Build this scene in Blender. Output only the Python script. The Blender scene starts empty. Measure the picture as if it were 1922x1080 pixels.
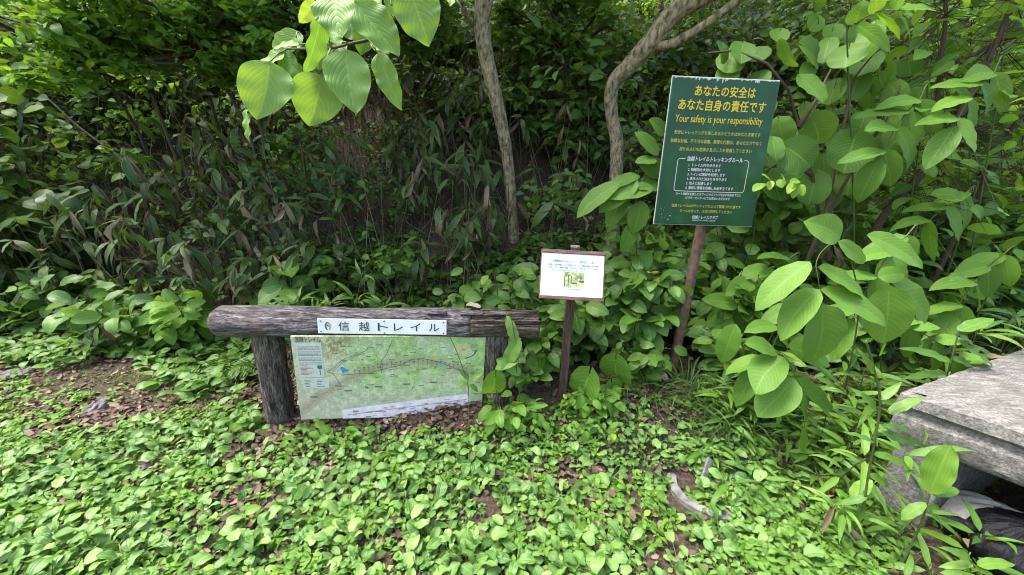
import bpy, math, random
import numpy as np
from mathutils import Vector, Matrix
R_ = math.radians
scn = bpy.context.scene
col = scn.collection

# ------------------------------------------------------------------ camera, world, sun, exposure
EYE = np.array([0.0, 0.0, 1.5]); F = 722.0; TILT = R_(18); ROLL = R_(2)
_c, _s = math.cos(TILT), math.sin(TILT); _cr, _sr = math.cos(ROLL), math.sin(ROLL)
FW = np.array([0, _c, -_s]); _u0 = np.array([0, _s, _c]); _x0 = np.array([1.0, 0, 0])
UP = _cr * _u0 - _sr * _x0; RT = _cr * _x0 + _sr * _u0
cam_d = bpy.data.cameras.new('camera'); cam = bpy.data.objects.new('camera', cam_d); col.objects.link(cam)
cam_d.sensor_width = 36; cam_d.lens = 36 * F / 1922; cam_d.clip_start = 0.02; cam_d.clip_end = 400
M3 = Matrix(((RT[0], UP[0], -FW[0]), (RT[1], UP[1], -FW[1]), (RT[2], UP[2], -FW[2])))
cam.matrix_world = Matrix.Translation(EYE.tolist()) @ M3.to_4x4()
scn.camera = cam

SUN_EL, SUN_AZ = R_(64), R_(278)          # azimuth clockwise from +Y: high, to the left
w = bpy.data.worlds.new('World'); scn.world = w; w.use_nodes = True
nt = w.node_tree; sky = nt.nodes.new('ShaderNodeTexSky'); sky.sky_type = 'NISHITA'; sky.sun_disc = False
sky.sun_elevation = SUN_EL; sky.sun_rotation = SUN_AZ; sky.air_density = 1.0; sky.dust_density = 5.0; sky.ozone_density = 1.0
bg = nt.nodes['Background']; bg.inputs[1].default_value = 0.15; nt.links.new(sky.outputs[0], bg.inputs[0])
sl = bpy.data.lights.new('sun', 'SUN'); sl.energy = 2.0; sl.angle = R_(25); sl.color = (1, 0.98, 0.94)
sun = bpy.data.objects.new('sun', sl); col.objects.link(sun)
sd = Vector((math.sin(SUN_AZ) * math.cos(SUN_EL), math.cos(SUN_AZ) * math.cos(SUN_EL), math.sin(SUN_EL)))
sun.rotation_euler = sd.to_track_quat('Z', 'Y').to_euler()
scn.view_settings.view_transform = 'Standard'; scn.view_settings.look = 'None'
scn.view_settings.exposure = 2.05; scn.view_settings.gamma = 1
scn.cycles.filter_width = 1.0; scn.cycles.max_bounces = 6; scn.cycles.diffuse_bounces = 3; scn.cycles.glossy_bounces = 2
scn.cycles.transmission_bounces = 4; scn.cycles.transparent_max_bounces = 4

# ------------------------------------------------------------------ helpers
rng = np.random.default_rng(11)
def nrm(a):
    a = np.asarray(a, float); return a / np.maximum(np.linalg.norm(a, axis=-1, keepdims=True), 1e-9)
def ray(px, py): return FW + RT * (px - 961) / F + UP * (540 - py) / F
def PY(px, py, Y):
    d = ray(px, py); return EYE + d * (Y / d[1])
def PZ(px, py, Z):
    d = ray(px, py); return EYE + d * ((Z - 1.5) / d[2])
def project(P):
    d = np.asarray(P) - EYE; z = d @ FW
    z = np.where(np.abs(z) < 1e-6, 1e-6, z)
    return 961 + F * (d @ RT) / z, 540 - F * (d @ UP) / z, z
def ss(x, a, b):
    t = np.clip((x - a) / (b - a), 0, 1); return t * t * (3 - 2 * t)
def hgt(x, y):
    x = np.asarray(x, float); y = np.asarray(y, float)
    foot = 2.75 + 0.12 * np.sin(x * 1.3 + .5) + 0.25 * ss(-x, 1.5, 3.5) + .25 * ss(x, .8, 2.)
    s = np.maximum(y - foot, 0)
    b = 0.86 * (s - 0.28 * (1 - np.exp(-s / 0.28)))
    b = 16 * (1 - np.exp(-b / 16))
    m = 0.20 * ss(x, -1.45, -0.2) * ss(y, 1.55, 2.15)
    n = .012 * np.sin(5.1 * x + 1.7 * y) * np.sin(4.3 * y - 1.1 * x) + .006 * np.sin(13 * x + 3) * np.sin(11 * y + 1) + .004 * np.sin(29 * x - 7 * y)
    n = n + .06 * np.sin(1.9 * x + .8) * np.sin(1.5 * y + 2) * ss(y, 2.8, 4)
    return b + m + n
def ground_hit(px, py):
    d = ray(px, py); t = 0.3
    while t < 40:
        p = EYE + d * t
        if p[2] < hgt(p[0], p[1]): return p
        t += 0.01
    return p
def G(x, y, dz=0): return np.array([x, y, float(hgt(x, y)) + dz])

class MB:
    """collects quads (with uv and a per-leaf tint) and links them as one mesh object"""
    def __init__(s): s.v = []; s.f = []; s.uv = []; s.t = []; s.m = []; s.n = 0
    def add(s, v, f, uv=None, tint=None, mi=0):
        v = np.asarray(v, float).reshape(-1, 3); f = np.asarray(f, int).reshape(-1, 4)
        s.v.append(v); s.f.append(f + s.n); s.n += len(v)
        s.uv.append(np.zeros((len(v), 2)) if uv is None else np.asarray(uv, float))
        s.t.append(np.full(len(v), .5) if tint is None else np.broadcast_to(np.asarray(tint, float), (len(v),)))
        s.m.append(np.full(len(f), mi, int)); return s
    def leaves(s, variants, P, D, N, S, tint=None, mi=0, wscale=None):
        P = np.asarray(P, float).reshape(-1, 3); k = len(P)
        if k == 0: return s
        D = nrm(np.broadcast_to(D, (k, 3))); N = np.broadcast_to(N, (k, 3))
        N = nrm(N - (N * D).sum(1, keepdims=True) * D); X = np.cross(D, N)
        S = np.broadcast_to(np.asarray(S, float), (k,))
        W = S if wscale is None else S * wscale
        tint = rng.random(k) if tint is None else np.broadcast_to(tint, (k,))
        pick = rng.integers(0, len(variants), k)
        for i, (lv, lf, luv) in enumerate(variants):
            q = np.where(pick == i)[0]
            if not len(q): continue
            a = lv[None, :, 0, None] * X[q][:, None] * W[q][:, None, None] + lv[None, :, 1, None] * D[q][:, None] * S[q][:, None, None] + lv[None, :, 2, None] * N[q][:, None] * S[q][:, None, None] + P[q][:, None]
            ff = lf[None] + (np.arange(len(q)) * len(lv))[:, None, None]
            s.add(a.reshape(-1, 3), ff.reshape(-1, 4), np.tile(luv, (len(q), 1)), np.repeat(tint[q], len(lv)), mi)
        return s
    def tube(s, pts, rad, sides=6, tint=None, mi=0, wob=0, cap=True):
        pts = np.asarray(pts, float); n = len(pts); rad = np.broadcast_to(np.asarray(rad, float), (n,))
        T = nrm(np.gradient(pts, axis=0)); a = np.array([0, 0, 1.]) if abs(T[0][2]) < .9 else np.array([1., 0, 0])
        U = np.zeros((n, 3)); u = a
        for i in range(n):
            u = u - T[i] * (u @ T[i]); u = u / max(np.linalg.norm(u), 1e-9); U[i] = u
        V = np.cross(T, U); ang = np.linspace(0, 2 * math.pi, sides, endpoint=False)
        r = rad[:, None] * (1 + (wob * rng.standard_normal((n, sides)) if wob else 0))
        ring = pts[:, None] + U[:, None] * (np.cos(ang)[None, :, None] * r[..., None]) + V[:, None] * (np.sin(ang)[None, :, None] * r[..., None])
        v = ring.reshape(-1, 3); i = np.arange(n - 1)[:, None] * sides; j = np.arange(sides)[None]; j2 = (j + 1) % sides
        f = np.stack([i + j, i + j2, i + sides + j2, i + sides + j], -1).reshape(-1, 4)
        L = np.concatenate([[0], np.cumsum(np.linalg.norm(np.diff(pts, axis=0), axis=1))])
        uv = np.stack([np.tile(np.arange(sides) / sides, n), np.repeat(L, sides)], 1)
        if cap:
            v = np.concatenate([v, pts[:1], pts[-1:]]); uv = np.concatenate([uv, [[.5, 0]], [[.5, L[-1]]]])
            c0 = n * sides; f2 = []
            for q in range(0, sides, 2):
                f2.append([c0, (q + 2) % sides, (q + 1) % sides, q]); b = (n - 1) * sides
                f2.append([c0 + 1, b + q, b + (q + 1) % sides, b + (q + 2) % sides])
            f = np.concatenate([f, f2])
        return s.add(v, f, uv, tint, mi)
    def sticks(s, A, B, ra, rb, tint=None, mi=0):
        """many straight three-sided twigs at once"""
        A = np.asarray(A, float).reshape(-1, 3); B = np.asarray(B, float).reshape(-1, 3); k = len(A)
        if k == 0: return s
        T = nrm(B - A); U = nrm(np.cross(T, np.array([.31, .17, .93]))); V = np.cross(T, U)
        ra = np.broadcast_to(ra, (k,))[:, None]; rb = np.broadcast_to(rb, (k,))[:, None]
        out = []
        for (C, r) in ((A, ra), (B, rb)):
            for q in range(3):
                an = 2 * math.pi * q / 3; out.append(C + U * math.cos(an) * r + V * math.sin(an) * r)
        v = np.stack(out, 1).reshape(-1, 3)
        f0 = np.array([[0, 1, 4, 3], [1, 2, 5, 4], [2, 0, 3, 5]])
        f = (f0[None] + (np.arange(k) * 6)[:, None, None]).reshape(-1, 4)
        t = rng.random(k) if tint is None else np.broadcast_to(tint, (k,))
        return s.add(v, f, np.tile([[0, 0], [.3, 0], [.6, 0], [0, 1], [.3, 1], [.6, 1]], (k, 1)), np.repeat(t, 6), mi)
    def box(s, c, hx, hy, hz, X=(1, 0, 0), Y=(0, 1, 0), Z=(0, 0, 1), mi=0):
        c = np.asarray(c, float); X = np.asarray(X, float) * hx; Y = np.asarray(Y, float) * hy; Z = np.asarray(Z, float) * hz
        v = [c + a * X + b * Y + d * Z for d in (-1, 1) for a, b in ((-1, -1), (1, -1), (1, 1), (-1, 1))]
        f = [[0, 3, 2, 1], [4, 5, 6, 7], [0, 1, 5, 4], [1, 2, 6, 5], [2, 3, 7, 6], [3, 0, 4, 7]]
        return s.add(v, f, mi=mi)
    def build(s, name, mats, parent=None, smooth=True):
        v = np.concatenate(s.v); f = np.concatenate(s.f); uv = np.concatenate(s.uv); t = np.concatenate(s.t); mi = np.concatenate(s.m)
        me = bpy.data.meshes.new(name); me.vertices.add(len(v)); me.vertices.foreach_set('co', v.ravel())
        me.loops.add(f.size); me.loops.foreach_set('vertex_index', f.ravel())
        me.polygons.add(len(f)); me.polygons.foreach_set('loop_start', np.arange(len(f)) * 4)
        me.polygons.foreach_set('material_index', mi); me.polygons.foreach_set('use_smooth', np.full(len(f), smooth))
        u = me.uv_layers.new(name='UVMap'); u.data.foreach_set('uv', uv[f.ravel()].ravel())
        a = me.attributes.new('tint', 'FLOAT', 'POINT'); a.data.foreach_set('value', t)
        me.update(calc_edges=True); me.validate()
        return link(name, me, mats, parent)
def link(name, me, mats, parent=None):
    for m in (mats if isinstance(mats, (list, tuple)) else [mats]): me.materials.append(m)
    o = bpy.data.objects.new(name, me); col.objects.link(o)
    if parent is not None:
        o.parent = parent
        if parent.parent is None and parent.type == 'EMPTY': o.matrix_parent_inverse = Matrix.Translation(-parent.location)
    return o
def bevel(o, wd, seg=2):
    m = o.modifiers.new('bevel', 'BEVEL'); m.width = wd; m.segments = seg; m.limit_method = 'ANGLE'; return o
def tag(o, label=None, cat=None, group=None, kind=None):
    if label: o['label'] = label
    if cat: o['category'] = cat
    if group: o['group'] = group
    if kind: o['kind'] = kind
    return o
def thing(name, label, cat, loc, group=None):
    o = bpy.data.objects.new(name, None); col.objects.link(o); o.location = [float(q) for q in loc]
    o.empty_display_size = .1
    return tag(o, label, cat, group)

# ------------------------------------------------------------------ materials
def newmat(name):
    m = bpy.data.materials.new(name); m.use_nodes = True; n = m.node_tree
    return m, n, n.nodes['Principled BSDF'], n.nodes, n.links
def math_n(N, L, op, a, b=None, c=None):
    n = N.new('ShaderNodeMath'); n.operation = op
    for i, q in enumerate((a, b, c)):
        if q is None: continue
        if isinstance(q, (int, float)): n.inputs[i].default_value = q
        else: L.new(q, n.inputs[i])
    return n.outputs[0]
def ramp(N, L, fac, stops):
    n = N.new('ShaderNodeValToRGB'); e = n.color_ramp.elements
    while len(e) < len(stops): e.new(.5)
    for i, (p, c) in enumerate(stops): e[i].position = p; e[i].color = (*c, 1)
    L.new(fac, n.inputs[0]); return n.outputs[0]
def mix(N, L, fac, a, b, mode='MIX'):
    n = N.new('ShaderNodeMix'); n.data_type = 'RGBA'; n.blend_type = mode
    for i, q in ((0, fac), (6, a), (7, b)):
        if isinstance(q, (int, float)): n.inputs[i].default_value = q
        elif isinstance(q, tuple): n.inputs[i].default_value = (*q, 1)
        else: L.new(q, n.inputs[i])
    return n.outputs[2]
def noise(N, L, scale, detail=4, rough=.6, vec=None, dim=None):
    n = N.new('ShaderNodeTexNoise'); n.inputs['Scale'].default_value = scale; n.inputs['Detail'].default_value = detail; n.inputs['Roughness'].default_value = rough
    if vec is not None: L.new(vec, n.inputs['Vector'])
    return n.outputs[0]
def objco(N): return N.new('ShaderNodeTexCoord').outputs['Object']
def bump(N, L, h, strength, dist, bsdf):
    b = N.new('ShaderNodeBump'); b.inputs['Strength'].default_value = strength; b.inputs['Distance'].default_value = dist
    L.new(h, b.inputs['Height']); L.new(b.outputs[0], bsdf.inputs['Normal']); return b.outputs[0]

def leaf_mat(name, dark, light, lateral=7, slant=1.3, vein=.5, rough=.42, transl=.3, spec=.5, edge=None, veinmode='lateral', bumpd=.002, spots=.25):
    m, n, P, N, L = newmat(name)
    uv = N.new('ShaderNodeUVMap'); sep = N.new('ShaderNodeSeparateXYZ'); L.new(uv.outputs[0], sep.inputs[0])
    at = N.new('ShaderNodeAttribute'); at.attribute_name = 'tint'; tint = at.outputs['Fac']
    mu = math_n(N, L, 'ABSOLUTE', math_n(N, L, 'SUBTRACT', sep.outputs[0], .5))
    if veinmode == 'lateral':
        ph = math_n(N, L, 'MULTIPLY', math_n(N, L, 'SUBTRACT', sep.outputs[1], math_n(N, L, 'ADD', math_n(N, L, 'MULTIPLY', mu, slant * .28), math_n(N, L, 'MULTIPLY', math_n(N, L, 'MULTIPLY', mu, mu), slant * .6))), lateral)
    else:                                    # parallel veins along the blade
        ph = math_n(N, L, 'MULTIPLY', mu, lateral)
    tri = math_n(N, L, 'ABSOLUTE', math_n(N, L, 'SUBTRACT', math_n(N, L, 'FRACT', ph), .5))     # 0 at vein
    lat = math_n(N, L, 'SUBTRACT', 1, math_n(N, L, 'MINIMUM', math_n(N, L, 'MULTIPLY', tri, 7.), 1))
    mid = math_n(N, L, 'SUBTRACT', 1, math_n(N, L, 'MINIMUM', math_n(N, L, 'MULTIPLY', mu, 28.), 1))
    vm = math_n(N, L, 'MAXIMUM', math_n(N, L, 'MULTIPLY', lat, .6), mid)
    base = ramp(N, L, tint, [(0, dark), (.97, light), (1, (min(1, light[0] * 1.3), light[1] * 1.08, light[2] * .9))])
    ns = noise(N, L, 22, 3, .6, objco(N))
    base = mix(N, L, math_n(N, L, 'MULTIPLY', ns, spots), base, tuple(c * .55 for c in dark))
    veinc = tuple(min(1, c * 1.5 + .02) for c in light)
    colr = mix(N, L, math_n(N, L, 'MULTIPLY', vm, vein), base, veinc)
    if edge:
        e = math_n(N, L, 'SUBTRACT', mu, math_n(N, L, 'MULTIPLY', ns, .12))
        em = math_n(N, L, 'MULTIPLY', math_n(N, L, 'GREATER_THAN', e, .395), .8)
        colr = mix(N, L, em, colr, edge)
    geo = N.new('ShaderNodeNewGeometry')
    colr = mix(N, L, math_n(N, L, 'MULTIPLY', geo.outputs['Backfacing'], .35), colr, tuple(min(1, c * 1.25 + .02) for c in light))
    L.new(colr, P.inputs['Base Color']); P.inputs['Roughness'].default_value = rough; P.inputs['Specular IOR Level'].default_value = spec
    nb = bump(N, L, math_n(N, L, 'ADD', math_n(N, L, 'MULTIPLY', math_n(N, L, 'MINIMUM', math_n(N, L, 'MULTIPLY', tri, 4.), 1), .5), math_n(N, L, 'MULTIPLY', ns, .9)), .5, bumpd, P)
    tr = N.new('ShaderNodeBsdfTranslucent')
    tc = mix(N, L, 1.0, colr, (1.5, 1.35, .55), 'MULTIPLY'); L.new(tc, tr.inputs[0])
    ms = N.new('ShaderNodeMixShader'); ms.inputs[0].default_value = transl
    L.new(P.outputs[0], ms.inputs[1]); L.new(tr.outputs[0], ms.inputs[2])
    L.new(ms.outputs[0], N['Material Output'].inputs['Surface'])
    return m
def plain_mat(name, c, rough=.6, var=.25, scale=30, bumps=.3, bd=.002, c2=None, metallic=0, stretch=None, spec=.4):
    m, n, P, N, L = newmat(name)
    v = objco(N)
    if stretch:
        mp = N.new('ShaderNodeMapping'); mp.inputs['Scale'].default_value = stretch; L.new(v, mp.inputs[0]); v = mp.outputs[0]
    ns = noise(N, L, scale, 6, .65, v)
    c2 = c2 or tuple(q * (1 - var) for q in c)
    L.new(ramp(N, L, ns, [(.35, c2), (.65, c)]), P.inputs['Base Color'])
    P.inputs['Roughness'].default_value = rough; P.inputs['Metallic'].default_value = metallic; P.inputs['Specular IOR Level'].default_value = spec
    if bumps: bump(N, L, ns, bumps, bd, P)
    return m
def tint_mat(name, stops, rough=.7, transl=0., bumps=.3, spec=.3):
    m, n, P, N, L = newmat(name)
    at = N.new('ShaderNodeAttribute'); at.attribute_name = 'tint'
    ns = noise(N, L, 45, 4, .6, objco(N))
    c = mix(N, L, math_n(N, L, 'MULTIPLY', ns, .7), ramp(N, L, at.outputs['Fac'], stops), tuple(q * .5 for q in stops[0][1]))
    L.new(c, P.inputs['Base Color']); P.inputs['Roughness'].default_value = rough; P.inputs['Specular IOR Level'].default_value = spec
    bump(N, L, ns, bumps, .003, P)
    if transl:
        tr = N.new('ShaderNodeBsdfTranslucent'); L.new(c, tr.inputs[0]); ms = N.new('ShaderNodeMixShader'); ms.inputs[0].default_value = transl
        L.new(P.outputs[0], ms.inputs[1]); L.new(tr.outputs[0], ms.inputs[2]); L.new(ms.outputs[0], N['Material Output'].inputs['Surface'])
    return m
M = {}
M['plantain'] = leaf_mat('plantain_leaf', (.052, .145, .024), (.21, .36, .088), 6, 0, .6, .42, .22, .45, bumpd=.004, veinmode='par')
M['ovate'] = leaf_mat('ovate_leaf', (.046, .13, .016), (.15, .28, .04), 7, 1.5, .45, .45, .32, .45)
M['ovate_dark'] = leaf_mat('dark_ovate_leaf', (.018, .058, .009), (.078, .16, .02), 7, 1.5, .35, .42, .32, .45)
M['bright'] = leaf_mat('bright_leaf', (.08, .20, .024), (.215, .39, .055), 7, 1.4, .4, .48, .45, .35)
M['dogwood'] = leaf_mat('dogwood_leaf', (.10, .22, .04), (.21, .37, .08), 7, 2.6, .36, .52, .36, .35, bumpd=.0016)
M['viburnum'] = leaf_mat('viburnum_leaf', (.055, .145, .02), (.15, .29, .045), 11, 1.6, .4, .55, .36, .28, bumpd=.002)
M['compound'] = leaf_mat('compound_leaflet', (.085, .20, .026), (.17, .32, .045), 11, 1.0, .3, .55, .38, .28, bumpd=.0015)
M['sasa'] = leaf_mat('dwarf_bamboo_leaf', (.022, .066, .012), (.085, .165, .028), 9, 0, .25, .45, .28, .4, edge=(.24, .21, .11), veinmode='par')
M['bamboo'] = leaf_mat('bamboo_grass_leaf', (.055, .15, .018), (.16, .30, .035), 10, 0, .3, .42, .3, .5, veinmode='par')
M['grass'] = leaf_mat('grass_blade', (.03, .085, .014), (.09, .18, .03), 4, 0, .2, .5, .25, .4, veinmode='par')
M['moss'] = leaf_mat('fine_grass_blade', (.10, .14, .03), (.22, .27, .07), 4, 0, .2, .6, .25, .3, veinmode='par')
M['dead'] = tint_mat('dead_leaf', [(0, (.045, .028, .02)), (.5, (.16, .10, .072)), (.8, (.32, .22, .165)), (1, (.52, .42, .32))], .75, .1)
M['straw'] = tint_mat('dry_bamboo_leaf', [(0, (.15, .11, .06)), (1, (.42, .34, .21))], .7, .15)
M['stalk'] = tint_mat('dry_stalk', [(0, (.04, .035, .02)), (.6, (.14, .12, .055)), (1, (.34, .29, .16))], .75)
M['stem'] = tint_mat('green_stem', [(0, (.05, .08, .02)), (1, (.14, .19, .06))], .55)
M['twig'] = tint_mat('brown_twig', [(0, (.055, .038, .026)), (1, (.14, .10, .065))], .8)
M['bark'] = plain_mat('mottled_bark', (.40, .34, .19), .85, 0, 34, .8, .006, (.05, .042, .022), stretch=(1, 1, .5))
M['bark_dark'] = plain_mat('dark_bark', (.12, .095, .065), .9, 0, 20, .8, .01, (.03, .024, .018), stretch=(1, 1, .3))

# ------------------------------------------------------------------ ground
def ground_mat():
    m, n, P, N, L = newmat('forest_soil'); v = objco(N)
    a = noise(N, L, 3.5, 6, .65, v); b = noise(N, L, 55, 6, .7, v); c = noise(N, L, 9, 5, .6, v)
    base = ramp(N, L, b, [(.3, (.016, .012, .009)), (.5, (.06, .042, .032)), (.72, (.18, .13, .10))])
    base = mix(N, L, math_n(N, L, 'MULTIPLY', ramp(N, L, c, [(.5, (0, 0, 0)), (.62, (1, 1, 1))]), .4), base, (.055, .075, .02))
    base = mix(N, L, math_n(N, L, 'MULTIPLY', a, .35), base, (.035, .026, .018))
    L.new(base, P.inputs['Base Color']); P.inputs['Roughness'].default_value = .92; P.inputs['Specular IOR Level'].default_value = .2
    bump(N, L, b, .9, .012, P); return m
gx = np.concatenate([[-60, -35, -20, -13], np.arange(-9, -3.5, .25), np.arange(-3.5, 3.0, .05), np.arange(3, 9.1, .25), [13, 20, 35, 60]])
gy = np.concatenate([[-60, -30, -14, -6, -2], np.arange(-.5, .5, .25), np.arange(.5, 3.6, .05), np.arange(3.6, 10, .25), [11, 13, 16, 20, 30, 60]])
X, Y = np.meshgrid(gx, gy); Z = hgt(X, Y); nx = len(gx)
i, j = np.meshgrid(np.arange(nx - 1), np.arange(len(gy) - 1)); q = (j * nx + i).ravel()
g = MB().add(np.stack([X, Y, Z], -1).reshape(-1, 3), np.stack([q, q + 1, q + nx + 1, q + nx], 1)).build('ground', ground_mat())
tag(g, kind='structure')

# ------------------------------------------------------------------ trail map board
def wood_mat(name, light, dark, axis_scale, scale=9, bd=.012, peel=None):
    m, n, P, N, L = newmat(name); v = objco(N)
    mp = N.new('ShaderNodeMapping'); mp.inputs['Scale'].default_value = axis_scale; L.new(v, mp.inputs[0])
    a = noise(N, L, scale, 8, .72, mp.outputs[0]); b = noise(N, L, scale * 3.5, 6, .7, mp.outputs[0])
    c = ramp(N, L, a, [(.36, dark), (.5, tuple((p + q) / 2.6 for p, q in zip(light, dark))), (.64, light)])
    c = mix(N, L, math_n(N, L, 'MULTIPLY', ramp(N, L, b, [(.42, (1, 1, 1)), (.55, (0, 0, 0))]), .75), c, tuple(q * .6 for q in dark))
    if peel:
        pz = noise(N, L, 2.2, 3, .5, v); c = mix(N, L, math_n(N, L, 'MULTIPLY', ramp(N, L, pz, [(.52, (0, 0, 0)), (.6, (1, 1, 1))]), .5), c, peel)
    L.new(c, P.inputs['Base Color']); P.inputs['Roughness'].default_value = .85; P.inputs['Specular IOR Level'].default_value = .25
    bump(N, L, math_n(N, L, 'ADD', a, b), 1.0, bd, P); return m
M['log'] = wood_mat('weathered_log', (.48, .44, .43), (.035, .028, .028), (1.6, 11, 11), 5, .016, (.15, .085, .065))
M['post'] = wood_mat('weathered_post', (.40, .34, .29), (.025, .019, .016), (11, 11, 1.5), 5, .016)
M['rot'] = wood_mat('rotten_wood', (.38, .30, .23), (.035, .024, .018), (1.2, 14, 14), 4, .02)
board = thing('trail_map_board', 'low rustic log board with a green trail map under its thick crossbeam', 'map board', G(-.72, 1.93))
LA = PY(406, 603, 1.86); LB = PY(1010, 608, 1.99); LAX = nrm(LB - LA); LLEN = np.linalg.norm(LB - LA)
LUP = nrm(np.cross(LAX, np.cross([0, 0, 1.], LAX))); LFR = np.cross(LAX, LUP)
if LFR[1] > 0: LFR = -LFR
def log_mesh(t0, t1, nseg, sides, rfun, name, mat, rough=.02, seed=1):
    r2 = np.random.default_rng(seed); mb = MB(); V = []; UV = []
    ts = np.linspace(t0, t1, nseg)
    prof = 1 + rough * r2.standard_normal(sides)
    for k, t in enumerate(ts):
        for q in range(sides):
            an = 2 * math.pi * q / sides
            r = rfun(t, an) * prof[q] * (1 + rough * .35 * r2.standard_normal())
            V.append(LA + LAX * t + (LUP * math.sin(an) + LFR * math.cos(an)) * r); UV.append((q / sides, t))
    F_ = [[k * sides + q, k * sides + (q + 1) % sides, (k + 1) * sides + (q + 1) % sides, (k + 1) * sides + q] for k in range(nseg - 1) for q in range(sides)]
    n0 = len(V)
    for k, b in ((0, 0), (nseg - 1, (nseg - 1) * sides)):
        c = len(V); V.append(LA + LAX * ts[k] + LFR * 0); UV.append((.5, ts[k]))
        for q in range(0, sides, 2):
            F_.append([c, b + (q + 2) % sides, b + (q + 1) % sides, b + q] if k == 0 else [c, b + q, b + (q + 1) % sides, b + (q + 2) % sides])
    mb.add(V, F_, UV); return mb.build(name, mat, board)
LR = .083
SPL = LLEN * .775
def r_main(t, an):
    r = LR * (1 - .06 * t / LLEN) + .004 * math.sin(7 * t + 3 * an)
    if t < .02: r *= .80 + t / .02 * .2
    if t > LLEN * .355:                       # sawn flat on the front for the name plate
        c = math.cos(an - .1)
        if c > 0: r = min(r, .066 / max(c, .35)) if c > .6 else r
    return r
log = log_mesh(0, SPL + .01, 60, 40, r_main, 'crossbeam', M['log'], .012, 4)
def r_end(t, an):
    k = (t - SPL) / (LLEN - SPL)
    r = LR * .93 + .008 * math.sin(9 * an + 5 * t) * k
    s_ = math.sin(an)
    if s_ > .1: r -= .022 * (.4 + .6 * k) * s_ * (1 + .6 * math.sin(31 * an))
    return max(r, .03)
log_mesh(SPL + .01, LLEN, 26, 44, r_end, 'rotten_beam_end', M['rot'], .045, 9)['label'] = 'rotten split brown end of the beam'
sp = MB()
for k in range(26):                           # loose splinters of the rotten end
    t = rng.uniform(SPL + .02, LLEN - .1); an = rng.uniform(.15, 2.2); ln = rng.uniform(.06, .2); r = LR * rng.uniform(.82, .98)
    a = LA + LAX * t + (LUP * math.sin(an) + LFR * math.cos(an)) * r
    sp.tube([a, a + LAX * ln * .5 + LUP * .003, a + LAX * ln + (LUP * math.sin(an + .05) + LFR * math.cos(an)) * .004], [.003, .0055, .002], 5)
sp.build('splinters', M['rot'], board)
for (px, py, wd, ht) in ((880, 592, .12, .026), (815, 583, .1, .02), (930, 584, .09, .02)):
    t = (px - 406) / 604 * LLEN; bevel(MB().box(LA + LAX * t + LUP * (LR - .012) + LFR * .035, wd / 2, .02, ht / 2, LAX, nrm(LFR + LUP * .8), nrm(LUP - LFR * .8)).build('bark_flake', M['log'], board, False), .004)
def post(px0, py0, px1, py1, yb, yt, r0, r1, seed, name='post'):
    a = PY(px0, py0, yb); b = PY(px1, py1, yt); r2 = np.random.default_rng(seed); pts = []; rad = []
    a[2] = min(a[2], float(hgt(a[0], a[1]))) - .12
    for k in range(24):
        t = k / 23; pts.append(a + (b - a) * t + np.array([.004 * math.sin(5 * t), 0, 0])); rad.append(r0 + (r1 - r0) * t + .002 * math.sin(17 * t))
    mb = MB(); mb.tube(pts, rad, 28, wob=.018); return mb.build(name, M['post'], board)
post(526, 785, 501, 614, 1.93, 1.9, .080, .075, 2)
post(934, 760, 930, 618, 1.99, 1.99, .075, .072, 3)

# rigid panels: centre, size and turn worked out from the sign faces' corners
class Frame:
    def __init__(s, c, wh, rot):
        rx, ry, rz = [R_(a) for a in rot]; m = Matrix.Rotation(rz, 3, 'Z') @ Matrix.Rotation(ry, 3, 'Y') @ Matrix.Rotation(rx, 3, 'X')
        s.c = np.array(c); s.w, s.h = wh; s.X = np.array(m.col[0]); s.N = -np.array(m.col[1]); s.Y = np.array(m.col[2])
    def at(s, u, v, d=0):                     # u from the left, v from the top, both 0..1
        return s.c + s.X * (u - .5) * s.w + s.Y * (.5 - v) * s.h + s.N * d
def slab(fr, th, name, mat, parent, u0=0, v0=0, u1=1, v1=1, d=0, bev=.002, nu=1, nv=1):
    mb = MB(); V = []; UV = []; Fc = []
    for dd in (d, d - th):
        for b in range(nv + 1):
            for a in range(nu + 1):
                u = u0 + (u1 - u0) * a / nu; v = v0 + (v1 - v0) * b / nv; V.append(fr.at(u, v, dd)); UV.append((u, 1 - v))
    W = nu + 1; K = W * (nv + 1)
    for b in range(nv):
        for a in range(nu):
            p = b * W + a; Fc += [[p, p + W, p + W + 1, p + 1], [K + p, K + p + 1, K + p + W + 1, K + p + W]]
    for a in range(nu):
        Fc += [[a, a + 1, K + a + 1, K + a], [nv * W + a + 1, nv * W + a, K + nv * W + a, K + nv * W + a + 1]]
    for b in range(nv):
        Fc += [[b * W + W, b * W, K + b * W, K + b * W + W], [b * W + nu, b * W + W + nu, K + b * W + W + nu, K + b * W + nu]]
    mb.add(V, Fc, UV); o = mb.build(name, mat, parent, False)
    if bev: bevel(o, bev)
    return o
def polys(fr, plist, name, mat, parent, d=.0012):
    me = bpy.data.meshes.new(name); V = []; Fc = []
    for P in plist:
        n0 = len(V); V += [fr.at(u, v, d).tolist() for u, v in P]; Fc.append(list(range(n0, n0 + len(P))))
    me.from_pydata(V, [], Fc); me.update(); return link(name, me, mat, parent)
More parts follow.
